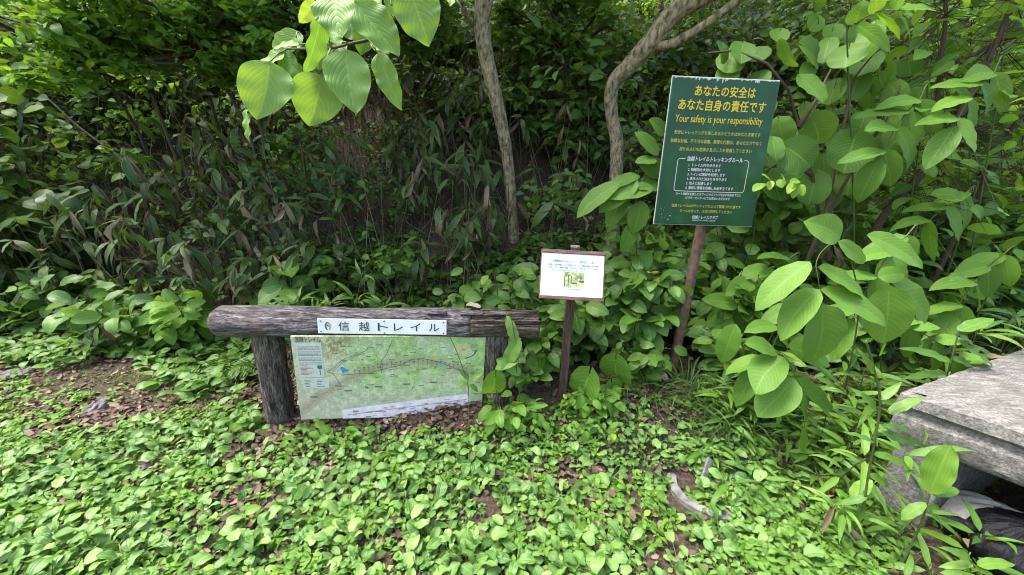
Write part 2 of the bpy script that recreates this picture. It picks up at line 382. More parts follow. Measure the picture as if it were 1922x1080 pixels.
def text(fr, items, name, mat, parent, d=.0015, bold=0.0):
    """items: (words, u0, u1 or None, v of the centre line, height, bold) set flat on the panel"""
    V = []; Fc = []
    for it in items:
        body, u0, u1, vc, hh = it[:5]; bo = it[5] if len(it) > 5 else bold
        cu = bpy.data.curves.new('lettering', 'FONT'); cu.body = body; cu.size = 1; cu.resolution_u = 2
        ob = bpy.data.objects.new('lettering', cu); col.objects.link(ob); bpy.context.view_layer.update()
        dg = bpy.context.evaluated_depsgraph_get(); ev = ob.evaluated_get(dg); me = ev.to_mesh()
        co = np.zeros(len(me.vertices) * 3); me.vertices.foreach_get('co', co); co = co.reshape(-1, 3)
        fs = [list(p.vertices) for p in me.polygons]; ev.to_mesh_clear(); bpy.data.objects.remove(ob); bpy.data.curves.remove(cu)
        if not len(co): continue
        x0, x1 = co[:, 0].min(), co[:, 0].max(); ym = .36
        sy = hh / .9; sx = (u1 - u0) * fr.w / (x1 - x0) if u1 else sy
        for q, (ox, oy) in enumerate(((0, 0), (-bo, bo * .5), (bo, bo * .5), (0, -bo)) if bo > 0 else ((0, 0),)):
            n0 = len(V)
            for c in co: V.append((fr.at(u0, vc) + fr.X * (c[0] - x0 + ox) * sx + fr.Y * (c[1] - ym + oy) * sy + fr.N * (d + q * .00012)).tolist())
            Fc += [[k + n0 for k in f] for f in fs]
    me = bpy.data.meshes.new(name); me.from_pydata(V, [], Fc); me.update(); return link(name, me, mat, parent)
def flat(name, c, rough=.5, spec=.4): return plain_mat(name, c, rough, .18, 60, .05, .001, spec=spec)
M['ink'] = flat('dark_ink', (.035, .045, .045)); M['white'] = flat('white_print', (.62, .66, .62)); M['yellow'] = flat('yellow_print', (.62, .50, .03))
M['pale_yellow'] = flat('faded_yellow_print', (.50, .47, .07))
M['plate'] = plain_mat('white_plate', (.72, .77, .75), .35, .12, 8, .05, .001)
# name plate
pf = Frame((-.6522, 1.8, .6797), (.6429, .0787), (-5.07, .87, 4.8))
plate = slab(pf, .004, 'name_plate', M['plate'], board, bev=.001)
chars = '信越トレイル'; cx = [.20, .355, .50, .625, .755, .90]
text(pf, [(ch, c - .04, c + .04 if ch not in 'レ' else c + .03, .5, .047, .003) for ch, c in zip(chars, cx)], 'lettering', M['ink'], plate)
def arc(cu, cv, ru, rv, a0, a1, n, wd0, wd1):
    out = []; inn = []
    for k in range(n + 1):
        t = k / n; a = R_(a0 + (a1 - a0) * t); wd = wd0 * math.sin(math.pi * t) ** .7 + wd1
        out.append((cu + (ru + wd) * math.cos(a), cv - (rv + wd * 8) * math.sin(a))); inn.append((cu + (ru - wd) * math.cos(a), cv - (rv - wd * 8) * math.sin(a)))
    return [[out[k], out[k + 1], inn[k + 1], inn[k]] for k in range(n)]
M['em_g'] = flat('emblem_green', (.05, .16, .12)); M['em_o'] = flat('emblem_orange', (.55, .34, .08))
polys(pf, arc(.078, .5, .017, .26, 70, 275, 14, .0055, .0008) + arc(.077, .58, .008, .14, 150, 20, 10, .003, .001), 'emblem_green_swirl', M['em_g'], plate)
polys(pf, arc(.078, .5, .017, .26, 85, -75, 14, .006, .0008) + arc(.079, .40, .008, .12, 20, 190, 10, .003, .001), 'emblem_orange_swirl', M['em_o'], plate, .0014)
M['screw'] = plain_mat('screw_steel', (.25, .25, .26), .4, .3, 80, .1, metallic=.8)
for (u, v) in ((.025, .16), (.025, .86), (.51, .1), (.51, .9), (.975, .14), (.975, .88)):
    c = pf.at(u, v); MB().tube([c - pf.N * .001, c + pf.N * .0025, c + pf.N * .003], [.0042, .0040, .002], 10).build('screw', M['screw'], plate)
# map panel
def map_mat():
    m, n, P, N, L = newmat('trail_map_print'); uv = N.new('ShaderNodeUVMap'); sep = N.new('ShaderNodeSeparateXYZ'); L.new(uv.outputs[0], sep.inputs[0])
    u, v = sep.outputs[0], sep.outputs[1]
    mp = N.new('ShaderNodeMapping'); mp.inputs['Scale'].default_value = (2.2, 1, 1); L.new(uv.outputs[0], mp.inputs[0]); V = mp.outputs[0]
    a = noise(N, L, 2.6, 4, .6, V); r = noise(N, L, 11, 9, .72, V); f = noise(N, L, 42, 5, .7, V)
    green = ramp(N, L, a, [(.3, (.64, .68, .48)), (.5, (.48, .64, .30)), (.7, (.32, .55, .15))])
    grey = (.58, .57, .46)
    low = ramp(N, L, v, [(.18, (1, 1, 1)), (.52, (0, 0, 0))])
    base = mix(N, L, math_n(N, L, 'MULTIPLY', low, .85), green, grey)
    left = ramp(N, L, u, [(.08, (1, 1, 1)), (.40, (0, 0, 0))]); base = mix(N, L, math_n(N, L, 'MULTIPLY', left, .8), base, (.62, .58, .44))
    # relief shading printed on the map
    rl = ramp(N, L, r, [(.40, (.40, .46, .34)), (.5, (1, 1, 1)), (.62, (1.0, 1.0, .95))]); base = mix(N, L, .6, base, rl, 'MULTIPLY')
    # ridge of the trail
    cv_ = math_n(N, L, 'SUBTRACT', v, math_n(N, L, 'SUBTRACT', .70, math_n(N, L, 'MULTIPLY', math_n(N, L, 'POWER', math_n(N, L, 'SUBTRACT', u, .62), 2), 1.6)))
    rd = math_n(N, L, 'MULTIPLY', ramp(N, L, math_n(N, L, 'ABSOLUTE', cv_), [(.0, (1, 1, 1)), (.10, (0, 0, 0))]), math_n(N, L, 'MULTIPLY', r, 1.1))
    base = mix(N, L, rd, base, (.30, .20, .14))
    # brown mountain massif upper left
    du = math_n(N, L, 'MULTIPLY', math_n(N, L, 'SUBTRACT', u, .21), 1.9); dv = math_n(N, L, 'SUBTRACT', v, .93)
    ds = math_n(N, L, 'SQRT', math_n(N, L, 'ADD', math_n(N, L, 'MULTIPLY', du, du), math_n(N, L, 'MULTIPLY', dv, dv)))
    br = math_n(N, L, 'MULTIPLY', ramp(N, L, ds, [(.05, (1, 1, 1)), (.2, (0, 0, 0))]), ramp(N, L, r, [(.42, (1, 1, 1)), (.56, (0, 0, 0))]))
    base = mix(N, L, br, base, (.26, .13, .05))
    # thin contour and road lines
    ct = math_n(N, L, 'ABSOLUTE', math_n(N, L, 'SUBTRACT', math_n(N, L, 'FRACT', math_n(N, L, 'MULTIPLY', r, 7)), .5))
    base = mix(N, L, math_n(N, L, 'MULTIPLY', math_n(N, L, 'LESS_THAN', ct, .08), .6), base, (.10, .14, .08))
    base = mix(N, L, math_n(N, L, 'MULTIPLY', ramp(N, L, f, [(.60, (0, 0, 0)), (.66, (1, 1, 1))]), .45), base, (.12, .13, .10))
    tc = ramp(N, L, noise(N, L, 5, 3, .5, V), [(.63, (0, 0, 0)), (.72, (1, 1, 1))]); base = mix(N, L, math_n(N, L, 'MULTIPLY', tc, .5), base, (.22, .50, .38))
    L.new(base, P.inputs['Base Color']); P.inputs['Roughness'].default_value = .38; P.inputs['Specular IOR Level'].default_value = .5
    bump(N, L, f, .05, .001, P); return m
mf = Frame((-.6384, 1.86, .345), (1.0, .515), (1.86, 2.13, 9.0))
mpanel = slab(mf, .01, 'map_panel', map_mat(), board, bev=.001)
M['legend'] = flat('legend_cream', (.60, .64, .58)); M['grey_ink'] = flat('grey_ink', (.16, .17, .16)); M['lake'] = flat('lake_blue', (.05, .28, .62)); M['red_ink'] = flat('red_ink', (.42, .16, .13))
def rect(u0, v0, u1, v1): return [(u0, v0), (u0, v1), (u1, v1), (u1, v0)]
KV = .86                                    # the buried strip at the foot of the panel
text(mf, [('信越トレイル', .02, .145, .035, .034, .004)], 'map_title', M['ink'], mpanel)
polys(mf, [rect(.02, .08 * KV, .145, .545 * KV), rect(.03, .56 * KV, .165, .70 * KV)], 'legend_box', M['legend'], mpanel)
r2 = np.random.default_rng(5); tl = []
for k in range(15):
    v = (.12 + k * .0165) * KV + .01
    if k in (3, 8, 12): continue
    u = .027
    while u < .135: 
        wd = r2.uniform(.004, .016); tl.append(rect(u, v, min(u + wd, .139), v + .0055)); u += wd + r2.uniform(.001, .004)
for k in range(5):
    for c in range(2):
        v = (.585 + k * .022) * KV; u = .04 + c * .062 + r2.uniform(0, .006); tl.append(rect(u, v, u + r2.uniform(.02, .04), v + .006))
polys(mf, tl, 'legend_lines', M['grey_ink'], mpanel, .0022)
polys(mf, [rect(.03, (.385 + k * .017) * KV, .03 + r2.uniform(.03, .07), (.385 + k * .017) * KV + .006) for k in range(8)], 'legend_red_lines', M['red_ink'], mpanel, .0022)
polys(mf, [rect(.115, .385 * KV, .138, .43 * KV), rect(.124, .43 * KV, .128, .52 * KV)], 'legend_signpost', M['em_g'], mpanel, .0026)
polys(mf, [[(.225, .43 * KV), (.232, .41 * KV), (.245, .415 * KV), (.255, .44 * KV), (.272, .46 * KV), (.262, .48 * KV), (.25, .475 * KV), (.246, .50 * KV), (.237, .495 * KV), (.233, .465 * KV)]], 'lake', M['lake'], mpanel)
M['inset'] = flat('inset_yellow', (.55, .58, .28))
polys(mf, [rect(.835, .10 * KV, .905, .27 * KV)], 'inset_box', M['inset'], mpanel)
isl = [(.945, .19), (.955, .185), (.958, .20), (.95, .215), (.948, .24), (.935, .27), (.918, .29), (.905, .30), (.893, .315), (.888, .305), (.905, .285), (.92, .275), (.935, .255), (.94, .225)]
polys(mf, [[(u, v * KV) for u, v in isl]], 'inset_islands', M['em_g'], mpanel)
lb = []
for k in range(90):                           # place names, unreadably small
    u = r2.uniform(.19, .96); v = r2.uniform(.1, .72) * KV
    for q in range(r2.integers(2, 6)): lb.append(rect(u + q * .0062, v, u + q * .0062 + .0045, v + .009))
for k in range(26):                           # stations along the ridge with leader ticks
    u = .3 + k * .024; v = (.34 + 1.35 * (u - .62) ** 2 + r2.uniform(-.02, .02)) * KV; lb.append(rect(u, v, u + .0015, v + .06)); lb.append(rect(u - .004, v - .012, u + .006, v - .001))
for (u, v) in ((.06, .82), (.24, .74), (.40, .69), (.55, .66), (.70, .64)): lb.append(rect(u, v * KV, u + .04, v * KV + .016))
polys(mf, lb, 'place_names', M['grey_ink'], mpanel, .0014)
rd = []
def line(pts, wd):
    for (a, b) in zip(pts[:-1], pts[1:]):
        a = np.array(a); b = np.array(b); dv = (b - a) * np.array([mf.w, mf.h]); nn = np.array([-dv[1], dv[0]]) / np.linalg.norm(dv) * wd; nn = nn / np.array([mf.w, mf.h])
        rd.append([tuple(a - nn), tuple(b - nn), tuple(b + nn), tuple(a + nn)])
line([(.165, .40), (.2, .36), (.24, .27), (.30, .22), (.36, .17), (.40, .08)], .0012); line([(.19, .40), (.25, .29), (.33, .21), (.36, .19)], .001)
line([(.44, .43), (.435, .33), (.445, .27), (.47, .21), (.5, .05)], .0014); line([(.16, .41), (.19, .43), (.21, .52), (.23, .6)], .0014)
line([(.23, .45), (.3, .44), (.38, .43), (.46, .38), (.54, .34), (.6, .27), (.66, .26), (.74, .30), (.82, .37), (.9, .45)], .0016)
polys(mf, rd, 'map_roads', M['grey_ink'], mpanel, .0018)
M['strip'] = plain_mat('pale_photo_strip', (.86, .84, .86), .5, 0, 26, .05, .001, (.62, .58, .62))  # near-white to mauve strip across the foot of the map
st = [[(.22, 1.0), (.22, .885), (.45, .825), (.70, .765), (.905, .715), (.93, .78), (.93, 1.0)]]
polys(mf, st, 'photo_strip', M['strip'], mpanel, .002)
ph = []; ph2 = []
for k in range(34):
    u = r2.uniform(.25, .9); t = (u - .22) / .69; v = .885 - .17 * t + r2.uniform(.02, .14); (ph if r2.random() < .5 else ph2).append(rect(u, v, u + r2.uniform(.008, .035), v + r2.uniform(.008, .022)))
polys(mf, ph, 'strip_pictures', flat('faded_picture', (.33, .36, .42)), mpanel, .003)
polys(mf, ph2 + [[(.25, .955), (.25, .945), (.9, .785), (.9, .795)]], 'strip_captions', flat('faded_pink', (.55, .32, .38)), mpanel, .0034)

# ------------------------------------------------------------------ green safety sign
gf = Frame((1.0666, 2.2, 1.5735), (.5627, .7455), (-2.59, .03, 2.63))
def green_mat():
    m, n, P, N, L = newmat('weathered_green_enamel'); v = objco(N)
    a = noise(N, L, 5, 4, .6, v); b = noise(N, L, 60, 6, .7, v)
    c = ramp(N, L, a, [(.35, (.006, .045, .017)), (.6, (.010, .064, .021)), (.75, (.030, .10, .026))])
    c = mix(N, L, ramp(N, L, b, [(.66, (0, 0, 0)), (.76, (.35, .35, .35))]), c, (.12, .2, .14))
    L.new(c, P.inputs['Base Color']); P.inputs['Roughness'].default_value = .33; P.inputs['Specular IOR Level'].default_value = .4
    bump(N, L, b, .04, .001, P); return m
sign = thing('safety_sign', 'tall dark green sign with yellow and white lettering on a rusty pole', 'sign', PY(1258, 716, 2.26))
spanel = slab(gf, .012, 'sign_panel', green_mat(), sign, bev=.003)
M['rim'] = plain_mat('chipped_white_edge', (.55, .60, .52), .6, .3, 30, .1)
slab(gf, .004, 'panel_backing', M['rim'], spanel, -.008, -.006, 1.008, 1.006, d=-.009, bev=.002)
gl = lambda b, x0, x1, y, h, bo: (b, x0, x1, y, h, bo)
yel = [gl('あなたの安全は', .215, .785, .085, .050, .022), gl('あなた自身の責任です', .08, .905, .175, .052, .022), gl('Your safety is your responsibility', .065, .90, .262, .046, .008)]
yel2 = [gl('安全にトレッキングを楽しめるかどうかはあなた次第です', .075, .905, .355, .0195, .012), gl('無理な計画、不十分な装備、無理な行動は、あなただけでなく', .05, .93, .412, .0195, .012), gl('周りの人にも危険が及ぶことを意識してください', .145, .85, .466, .0195, .012),
        gl('信越トレイルはボランティアによって整備された道です', .145, .845, .862, .0165, .012), gl('ルールを守って、大切に利用してください', .235, .765, .90, .0165, .012)]
text(gf, yel, 'yellow_lettering', M['yellow'], spanel); text(gf, yel2, 'small_yellow_lettering', M['pale_yellow'], spanel)
wh = [gl('信越トレイルトレッキングルール', .235, .78, .53, .025, .022)]
for k, (s_, u1) in enumerate((('1. トレイル内を歩きます', .575), ('2. 動植物を大切にします', .575), ('3. トイレは施設を利用します', .63), ('4. 表示された決まりを守ります', .655), ('5. 他人に配慮します', .515), ('6. 事前に情報を収集し計画を立てます', .735))):
    wh.append(gl(s_, .258, u1, .573 + .0318 * k, .0165, .016))
wh += [gl('ルート詳細を記載したオフィシャルマップを必ずお持ち下さい', .172, .825, .777, .0145, .014), gl('ビジターセンターにてお求めいただけます', .275, .72, .805, .0145, .014), gl('信越トレイルクラブ', .37, .63, .944, .0205, .012), gl('SHINETSU TRAIL CLUB', .375, .61, .967, .0085, .01)]
text(gf, wh, 'white_lettering', M['white'], spanel)
fr_ = []
def bline(u0, v0, u1, v1, wd=.0016):
    du, dv = wd / gf.w, wd / gf.h
    fr_.append(rect(min(u0, u1) - du, min(v0, v1) - dv, max(u0, u1) + du, max(v0, v1) + dv))
def bcorner(cu, cv, a0):
    r_o, r_i = .0172, .0140; n = 6
    for k in range(n):
        a, b = R_(a0 + 90 * k / n), R_(a0 + 90 * (k + 1) / n)
        fr_.append([(cu + r * math.cos(t) / gf.w, cv - r * math.sin(t) / gf.h) for r, t in ((r_o, a), (r_o, b), (r_i, b), (r_i, a))])
ru, rv = .0156 / gf.w, .0156 / gf.h
B0, B1, T0, T1 = .145, .845, .53, .757
bline(B0, T0 + rv, B0, T1 - rv); bline(B1, T0 + rv, B1, T1 - rv); bline(B0 + ru, T1, B1 - ru, T1); bline(B0 + ru, T0, .215, T0); bline(.80, T0, B1 - ru, T0)
bcorner(B0 + ru, T0 + rv, 90); bcorner(B1 - ru, T0 + rv, 0); bcorner(B0 + ru, T1 - rv, 180); bcorner(B1 - ru, T1 - rv, 270)
polys(gf, fr_, 'rules_frame', M['white'], spanel, .0015)
r2 = np.random.default_rng(8); pk = []; u = .01
while u < .985:                                # paint flaked off along the top edge
    wd = r2.uniform(.006, .02); dp = .006 + r2.random() ** 2 * .022 * (1.4 if .14 < u < .5 or .75 < u < .82 else .45)
    pk.append([(u, .002), (u + wd * .1, dp * .8), (u + wd * .45, dp), (u + wd * .8, dp * .6), (u + wd, .002)]); u += wd * .92
for k in range(26):
    cu, cv, r_ = r2.uniform(.01, .16), r2.uniform(.88, .97), r2.uniform(.001, .004)
    pk.append([(cu + r_ * math.cos(a) * r2.uniform(.6, 1.3), cv + r_ * math.sin(a) * r2.uniform(.6, 1.3)) for a in np.linspace(0, 5.4, 6)])
polys(gf, pk, 'flaked_paint', M['rim'], spanel, .0017)
M['rust'] = plain_mat('rusty_pipe', (.20, .115, .075), .7, 0, 30, .4, .002, (.075, .045, .035))
pb = PY(1256, 720, 2.26); pt = PY(1322, 395, 2.245); pb2 = pb - (pt - pb) * .12
top_ = pt + (pt - pb) * .16
MB().tube([pb2, pb, (pb + pt) / 2 + np.array([.004, 0, 0]), pt, top_], .0285, 20).build('pole', M['rust'], sign)
M['steel'] = plain_mat('dull_steel', (.28, .28, .27), .45, .3, 50, .2, metallic=.7)
for v in (.2, .8):
    c = gf.at(.5, v, -.02); MB().box(c, .05, .008, .015, gf.X, gf.N, gf.Y).build('clamp', M['steel'], sign)

# ------------------------------------------------------------------ small notice on a wooden post
nf = Frame((.3171, 1.95, .946), (.3428, .2614), (-18.67, 1.48, .95))
M['brown_wood'] = wood_mat('brown_stained_wood', (.16, .095, .07), (.06, .036, .028), (10, 10, 1), 4, .003)
M['brown_wood2'] = wood_mat('brown_stained_board', (.34, .20, .145), (.16, .09, .065), (1, 10, 10), 4, .003)
pbn = PY(1051, 776, 2.0)
notice = thing('notice_sign', 'small white paper notice in a brown wooden holder on a square post', 'sign', pbn)
slab(nf, .015, 'notice_board', M['brown_wood2'], notice, d=-.004, bev=.002)
def paper_mat():
    m, n, P, N, L = newmat('laminated_paper'); v = objco(N); a = noise(N, L, 14, 5, .6, v)
    L.new(ramp(N, L, a, [(.3, (.66, .72, .74)), (.65, (.80, .84, .85))]), P.inputs['Base Color']); P.inputs['Roughness'].default_value = .25
    bump(N, L, a, .25, .004, P); return m
paper = slab(nf, .002, 'paper', paper_mat(), notice, .012, .075, .975, .93, d=.0005, bev=0, nu=1)
slab(nf, .012, 'top_rail', M['brown_wood2'], notice, 0, 0, 1, .07, d=.005, bev=.002); slab(nf, .012, 'bottom_rail', M['brown_wood2'], notice, 0, .935, 1, 1.0, d=.005, bev=.002)
text(nf, [('この休憩所の水まわりによって、炉が沈んでいます', .15, .84, .225, .015, .004), ('休憩所をご利用の皆様には大変ご迷惑をおかけします。現在状況を調査し改修の検討', .115, .89, .30, .0095, .004), ('を進めております。皆様のご理解、ご協力をよろしくお願い申し上げます。床の沈下', .115, .89, .355, .0095, .004), ('が、大きいため中央部分には立ち入らないでください。', .115, .73, .41, .0095, .004), ('沈下した床と炉の周辺', .39, .62, .785, .008, .003)], 'lettering', M['grey_ink'], paper, .0015)
def photo_mat():
    m, n, P, N, L = newmat('printed_photo'); v = objco(N); a = noise(N, L, 40, 5, .7, v)
    L.new(ramp(N, L, a, [(.32, (.05, .08, .04)), (.45, (.25, .32, .12)), (.56, (.5, .55, .25)), (.7, (.7, .72, .6))]), P.inputs['Base Color']); P.inputs['Roughness'].default_value = .3; return m
polys(nf, [rect(.37, .44, .68, .75)], 'photo', photo_mat(), paper, .0015)
polys(nf, [rect(.37, .52, .385, .74), rect(.43, .5, .442, .68), rect(.475, .52, .487, .67), rect(.49, .645, .57, .675), rect(.60, .6, .68, .64)], 'photo_shadows', flat('photo_dark', (.09, .12, .06)), paper, .002)
a = pbn - np.array([0, 0, .1]); b = nf.at(.47, .5, -.03); b2 = nf.at(.535, -.07, -.034)
dirp = nrm(b2 - pbn); px_ = nrm(np.cross([0, 1., 0], dirp)); py_ = np.cross(dirp, px_)
Lp = np.linalg.norm(b2 - a); bevel(MB().box((a + b2) / 2, .023, .019, Lp / 2, px_, py_, dirp).build('post', M['brown_wood'], notice, False), .003)
M['post_top'] = wood_mat('grey_post_top', (.45, .42, .38), (.12, .10, .09), (10, 10, 2), 8, .003)
bevel(MB().box(b2 + dirp * .006, .0235, .0195, .006, px_, py_, dirp).build('post_top', M['post_top'], notice, False), .002)

# ------------------------------------------------------------------ stone bench, sacks
def concrete_mat():
    m, n, P, N, L = newmat('weathered_concrete'); v = objco(N)
    mp = N.new('ShaderNodeMapping'); mp.inputs['Rotation'].default_value = (0, 0, R_(-40)); mp.inputs['Scale'].default_value = (3.5, 14, 14); L.new(v, mp.inputs[0])
    a = noise(N, L, 3, 7, .7, mp.outputs[0]); b = noise(N, L, 90, 6, .75, v); d = noise(N, L, 6, 6, .65, v)
    c = ramp(N, L, a, [(.32, (.09, .086, .078)), (.5, (.20, .192, .175)), (.7, (.34, .33, .305))])
    c = mix(N, L, ramp(N, L, b, [(.38, (.85, .85, .85)), (.58, (0, 0, 0))]), c, (.07, .066, .06))
    c = mix(N, L, math_n(N, L, 'MULTIPLY', ramp(N, L, d, [(.5, (0, 0, 0)), (.66, (1, 1, 1))]), .45), c, (.13, .125, .10))
    L.new(c, P.inputs['Base Color']); P.inputs['Roughness'].default_value = .9; P.inputs['Specular IOR Level'].default_value = .2
    bump(N, L, math_n(N, L, 'ADD', b, a), .8, .006, P); return m
M['concrete'] = concrete_mat()
bench = thing('stone_bench', 'weathered grey stone slab bench at the right edge with a hollow underneath', 'bench', (2.3, 1.6, 0))
A0 = PZ(1690, 738, .60); d1 = np.array([.653, -.757, 0]); d2 = np.array([.918, .396, 0]); A0 = A0.copy()
prof = [(0.0, .60), (.004, .552), (-.020, .532), (-.022, .510), (-.004, .492), (-.002, .412), (-.02, .385)]
L1, L2 = 1.5, 1.7; mb = MB(); V = []; nxy = 40
def ring_pt(s_, off):
    """walk round the slab: along d1, d2, -d1, -d2; off pushes outwards"""
    cs = [(0, 0), (L1, 0), (L1, L2), (0, L2)]; k = int(s_) % 4; t = s_ - int(s_); p, q = np.array(cs[k]), np.array(cs[(k + 1) % 4]); uv = p + (q - p) * t
    c = np.array([L1 / 2, L2 / 2]); sg = np.array([off if uv[0] > L1 - 1e-6 else (-off if uv[0] < 1e-6 else 0), off if uv[1] > L2 - 1e-6 else (-off if uv[1] < 1e-6 else 0)])
    uv = uv + sg; return A0 * np.array([1, 1, 0]) + d1 * uv[0] + d2 * uv[1]
K = 4 * nxy; r2 = np.random.default_rng(4)
for (off, z) in [(-.06, .6035), (-.008, .603)] + prof + [(-.12, .385)]:
    for k in range(K):
        p = ring_pt(k / nxy, off); V.append([p[0] + r2.normal(0, .0012), p[1] + r2.normal(0, .0012), z + r2.normal(0, .0012)])
Fq = [[r * K + k, (r + 1) * K + k, (r + 1) * K + (k + 1) % K, r * K + (k + 1) % K] for r in range(len(prof) + 2) for k in range(K)]
c0 = len(V); V += [np.append((A0 + d1 * L1 / 2 + d2 * L2 / 2)[:2], .604), np.append((A0 + d1 * L1 / 2 + d2 * L2 / 2)[:2], .385)]
b0 = (len(prof) + 2) * K
for k in range(0, K, 2): Fq += [[c0, k, k + 1, (k + 2) % K], [c0 + 1, b0 + (k + 2) % K, b0 + k + 1, b0 + k]]
mb.add(V, Fq); so = mb.build('seat_slab', M['concrete'], bench); so.modifiers.new('edges', 'EDGE_SPLIT').split_angle = R_(35)
def leg(s0, s1, w0, w1, z1=.395):
    c = A0 * np.array([1, 1, 0]) + d1 * (s0 + s1) / 2 + d2 * (w0 + w1) / 2; c[2] = (z1 - .1) / 2
    o = MB().box(c, (s1 - s0) / 2, (w1 - w0) / 2, (z1 + .1) / 2, d1, d2, (0, 0, 1)).build('leg', M['concrete'], bench, False); bevel(o, .012, 3)
leg(.035, .21, .035, 1.5); leg(1.2, 1.38, .03, 1.5)
cc = A0 * np.array([1, 1, 0]) + d1 * .7 + d2 * 1.0; cc[2] = .16
MB().box(cc, .5, .04, .25, d1, d2, (0, 0, 1)).build('added_back_panel', M['concrete'], bench, False)  # panel added to close off the hollow so its inside stays dark
def blob(c, rx, ry, rz, fn, nu=72, nv=40, rot=0):
    V = []; UV = []
    for b in range(nv + 1):
        ph = math.pi * b / nv
        for a in range(nu):
            th = 2 * math.pi * a / nu; r = fn(th, ph); x, y, z = rx * math.sin(ph) * math.cos(th) * r, ry * math.sin(ph) * math.sin(th) * r, rz * math.cos(ph) * r
            V.append([c[0] + x * math.cos(rot) - y * math.sin(rot), c[1] + x * math.sin(rot) + y * math.cos(rot), c[2] + max(z, -rz * .7)]); UV.append((a / nu, b / nv))
    F_ = [[b * nu + a, (b + 1) * nu + a, (b + 1) * nu + (a + 1) % nu, b * nu + (a + 1) % nu] for b in range(nv) for a in range(nu)]
    return MB().add(V, F_, UV)
def sackfn(th, ph): return 1 + .05 * math.sin(3 * th + 2 * ph) + .03 * math.sin(7 * th - 3 * ph) - .04 * abs(math.sin(4 * ph + th))
sk = PZ(1850, 985, .05)
o = blob((sk[0] + .02, sk[1] + .0, .05), .20, .12, .11, sackfn, rot=-.7).build('sandbag', plain_mat('pale_sackcloth', (.40, .41, .36), .7, .3, 90, .4, .003))
tag(o, 'pale grey sack lying under the stone bench behind the black bag', 'sack')
r2 = np.random.default_rng(3); _ph = r2.uniform(0, 6.28, 8)
def bagfn(th, ph):
    f = abs(math.sin(7 * th + _ph[0] + .8 * math.sin(3 * ph))) * .06 + abs(math.sin(13 * th + 2 * ph + _ph[1])) * .035 + .03 * math.sin(5 * ph + 3 * th + _ph[2]) + abs(math.sin(23 * th - 5 * ph + _ph[3])) * .016
    return .92 + f
bagm, n_, P_, N_, L_ = newmat('black_plastic_film'); P_.inputs['Base Color'].default_value = (.006, .006, .008, 1); P_.inputs['Roughness'].default_value = .3; P_.inputs['Specular IOR Level'].default_value = .22
wv = noise(N_, L_, 24, 6, .7, objco(N_)); bump(N_, L_, wv, .8, .02, P_)
bc = PZ(1905, 1035, .08)
bag = thing('rubbish_bag', 'black crumpled plastic bag knotted at one end under the bench', 'bag', (bc[0], bc[1], 0))
blob((bc[0] + .03, bc[1], .085), .20, .16, .125, bagfn, 120, 60, .4).build('bag_body', bagm, bag)
kn = PZ(1815, 990, .13)
mb = MB(); mb.tube([kn + np.array([.12, -.06, -.02]), kn + np.array([.05, -.02, .0]), kn + np.array([.02, 0, .0]), kn + np.array([-.02, .01, .0]), kn + np.array([-.07, .03, -.01])], [.09, .05, .018, .03, .045], 22, wob=.14); mb.build('bag_neck', bagm, bag)
# broken pipe rim and metal stub in the ground cover
rc = PZ(1335, 912, .02); pts = []; 
for k in range(30):
    a = R_(150 + 135 * k / 29); pts.append([rc[0] + .185 * math.cos(a), rc[1] + .16 * math.sin(a), float(hgt(rc[0], rc[1])) + .026 + .003 * math.sin(k * .5)])
pts = np.array(pts); mb = MB(); Vr = []; Fr = []; r2 = np.random.default_rng(6)
for k, p in enumerate(pts):
    o_ = nrm((p - [rc[0], rc[1], p[2]])); th = .021 + r2.normal(0, .0008); top_z = p[2] + r2.normal(0, .0012) - (.03 if k in (0, 29) else 0)
    for a_, z_ in ((-th, top_z - .09), (-th, top_z), (-th * .4, top_z + .004), (th * .5, top_z + .003), (th, top_z - .004), (th, top_z - .09)): q = p + o_ * a_; Vr.append([q[0], q[1], z_])
for k in range(len(pts) - 1):
    for c in range(6): Fr.append([k * 6 + c, k * 6 + (c + 1) % 6, k * 6 + 6 + (c + 1) % 6, k * 6 + 6 + c])
for b_ in (0, (len(pts) - 1) * 6): Fr += [[b_, b_ + 1, b_ + 2, b_ + 3], [b_, b_ + 3, b_ + 4, b_ + 5]]
o = mb.add(Vr, Fr).build('pipe_rim', plain_mat('pale_concrete', (.27, .27, .265), .92, 0, 14, .6, .005, (.09, .085, .075)), None, False)
tag(o, 'pale curved rim of a broken concrete pipe sunk in the plantain leaves', 'pipe rim')
a = PZ(1318, 907, .02); b = PZ(1331, 868, .09)
o = bevel(MB().box((a + b) / 2, .018, .006, np.linalg.norm(b - a) / 2 + .02, nrm(np.cross([0, 1., 0], b - a)), nrm(np.cross(b - a, np.cross([0, 1., 0], b - a))), nrm(b - a)).build('metal_stub', plain_mat('dull_zinc', (.17, .175, .18), .6, .5, 40, .3, .002), None, False), .003)
tag(o, 'short grey flat metal stub leaning beside the pale pipe rim', 'metal bar')
def rock(px, py, rx, ry, rz, label, seed):
    c = ground_hit(px, py); q = np.random.default_rng(seed).uniform(0, 6.28, 6)
    fn = lambda th, ph: 1 + .16 * math.sin(2 * th + q[0]) * math.sin(ph * 2 + q[1]) + .1 * math.sin(5 * th + q[2] + 2 * ph) + .06 * math.sin(9 * ph + 4 * th + q[3])
    o = blob((c[0], c[1], c[2] + rz * .35), rx, ry, rz, fn, 28, 16, q[4]).build('rock', M['stone'], None, False); tag(o, label, 'rock')
M['stone'] = plain_mat('grey_stone', (.20, .18, .18), .85, 0, 22, .8, .01, (.07, .06, .06))
rock(183, 768, .085, .045, .035, 'flat purplish grey stone on the bare earth left of the map board', 1)
rock(30, 705, .10, .06, .03, 'low grey stone at the left edge of the dirt path', 2)
rock(262, 885, .05, .035, .025, 'small dark stone among plantain leaves in front of the left post', 3)

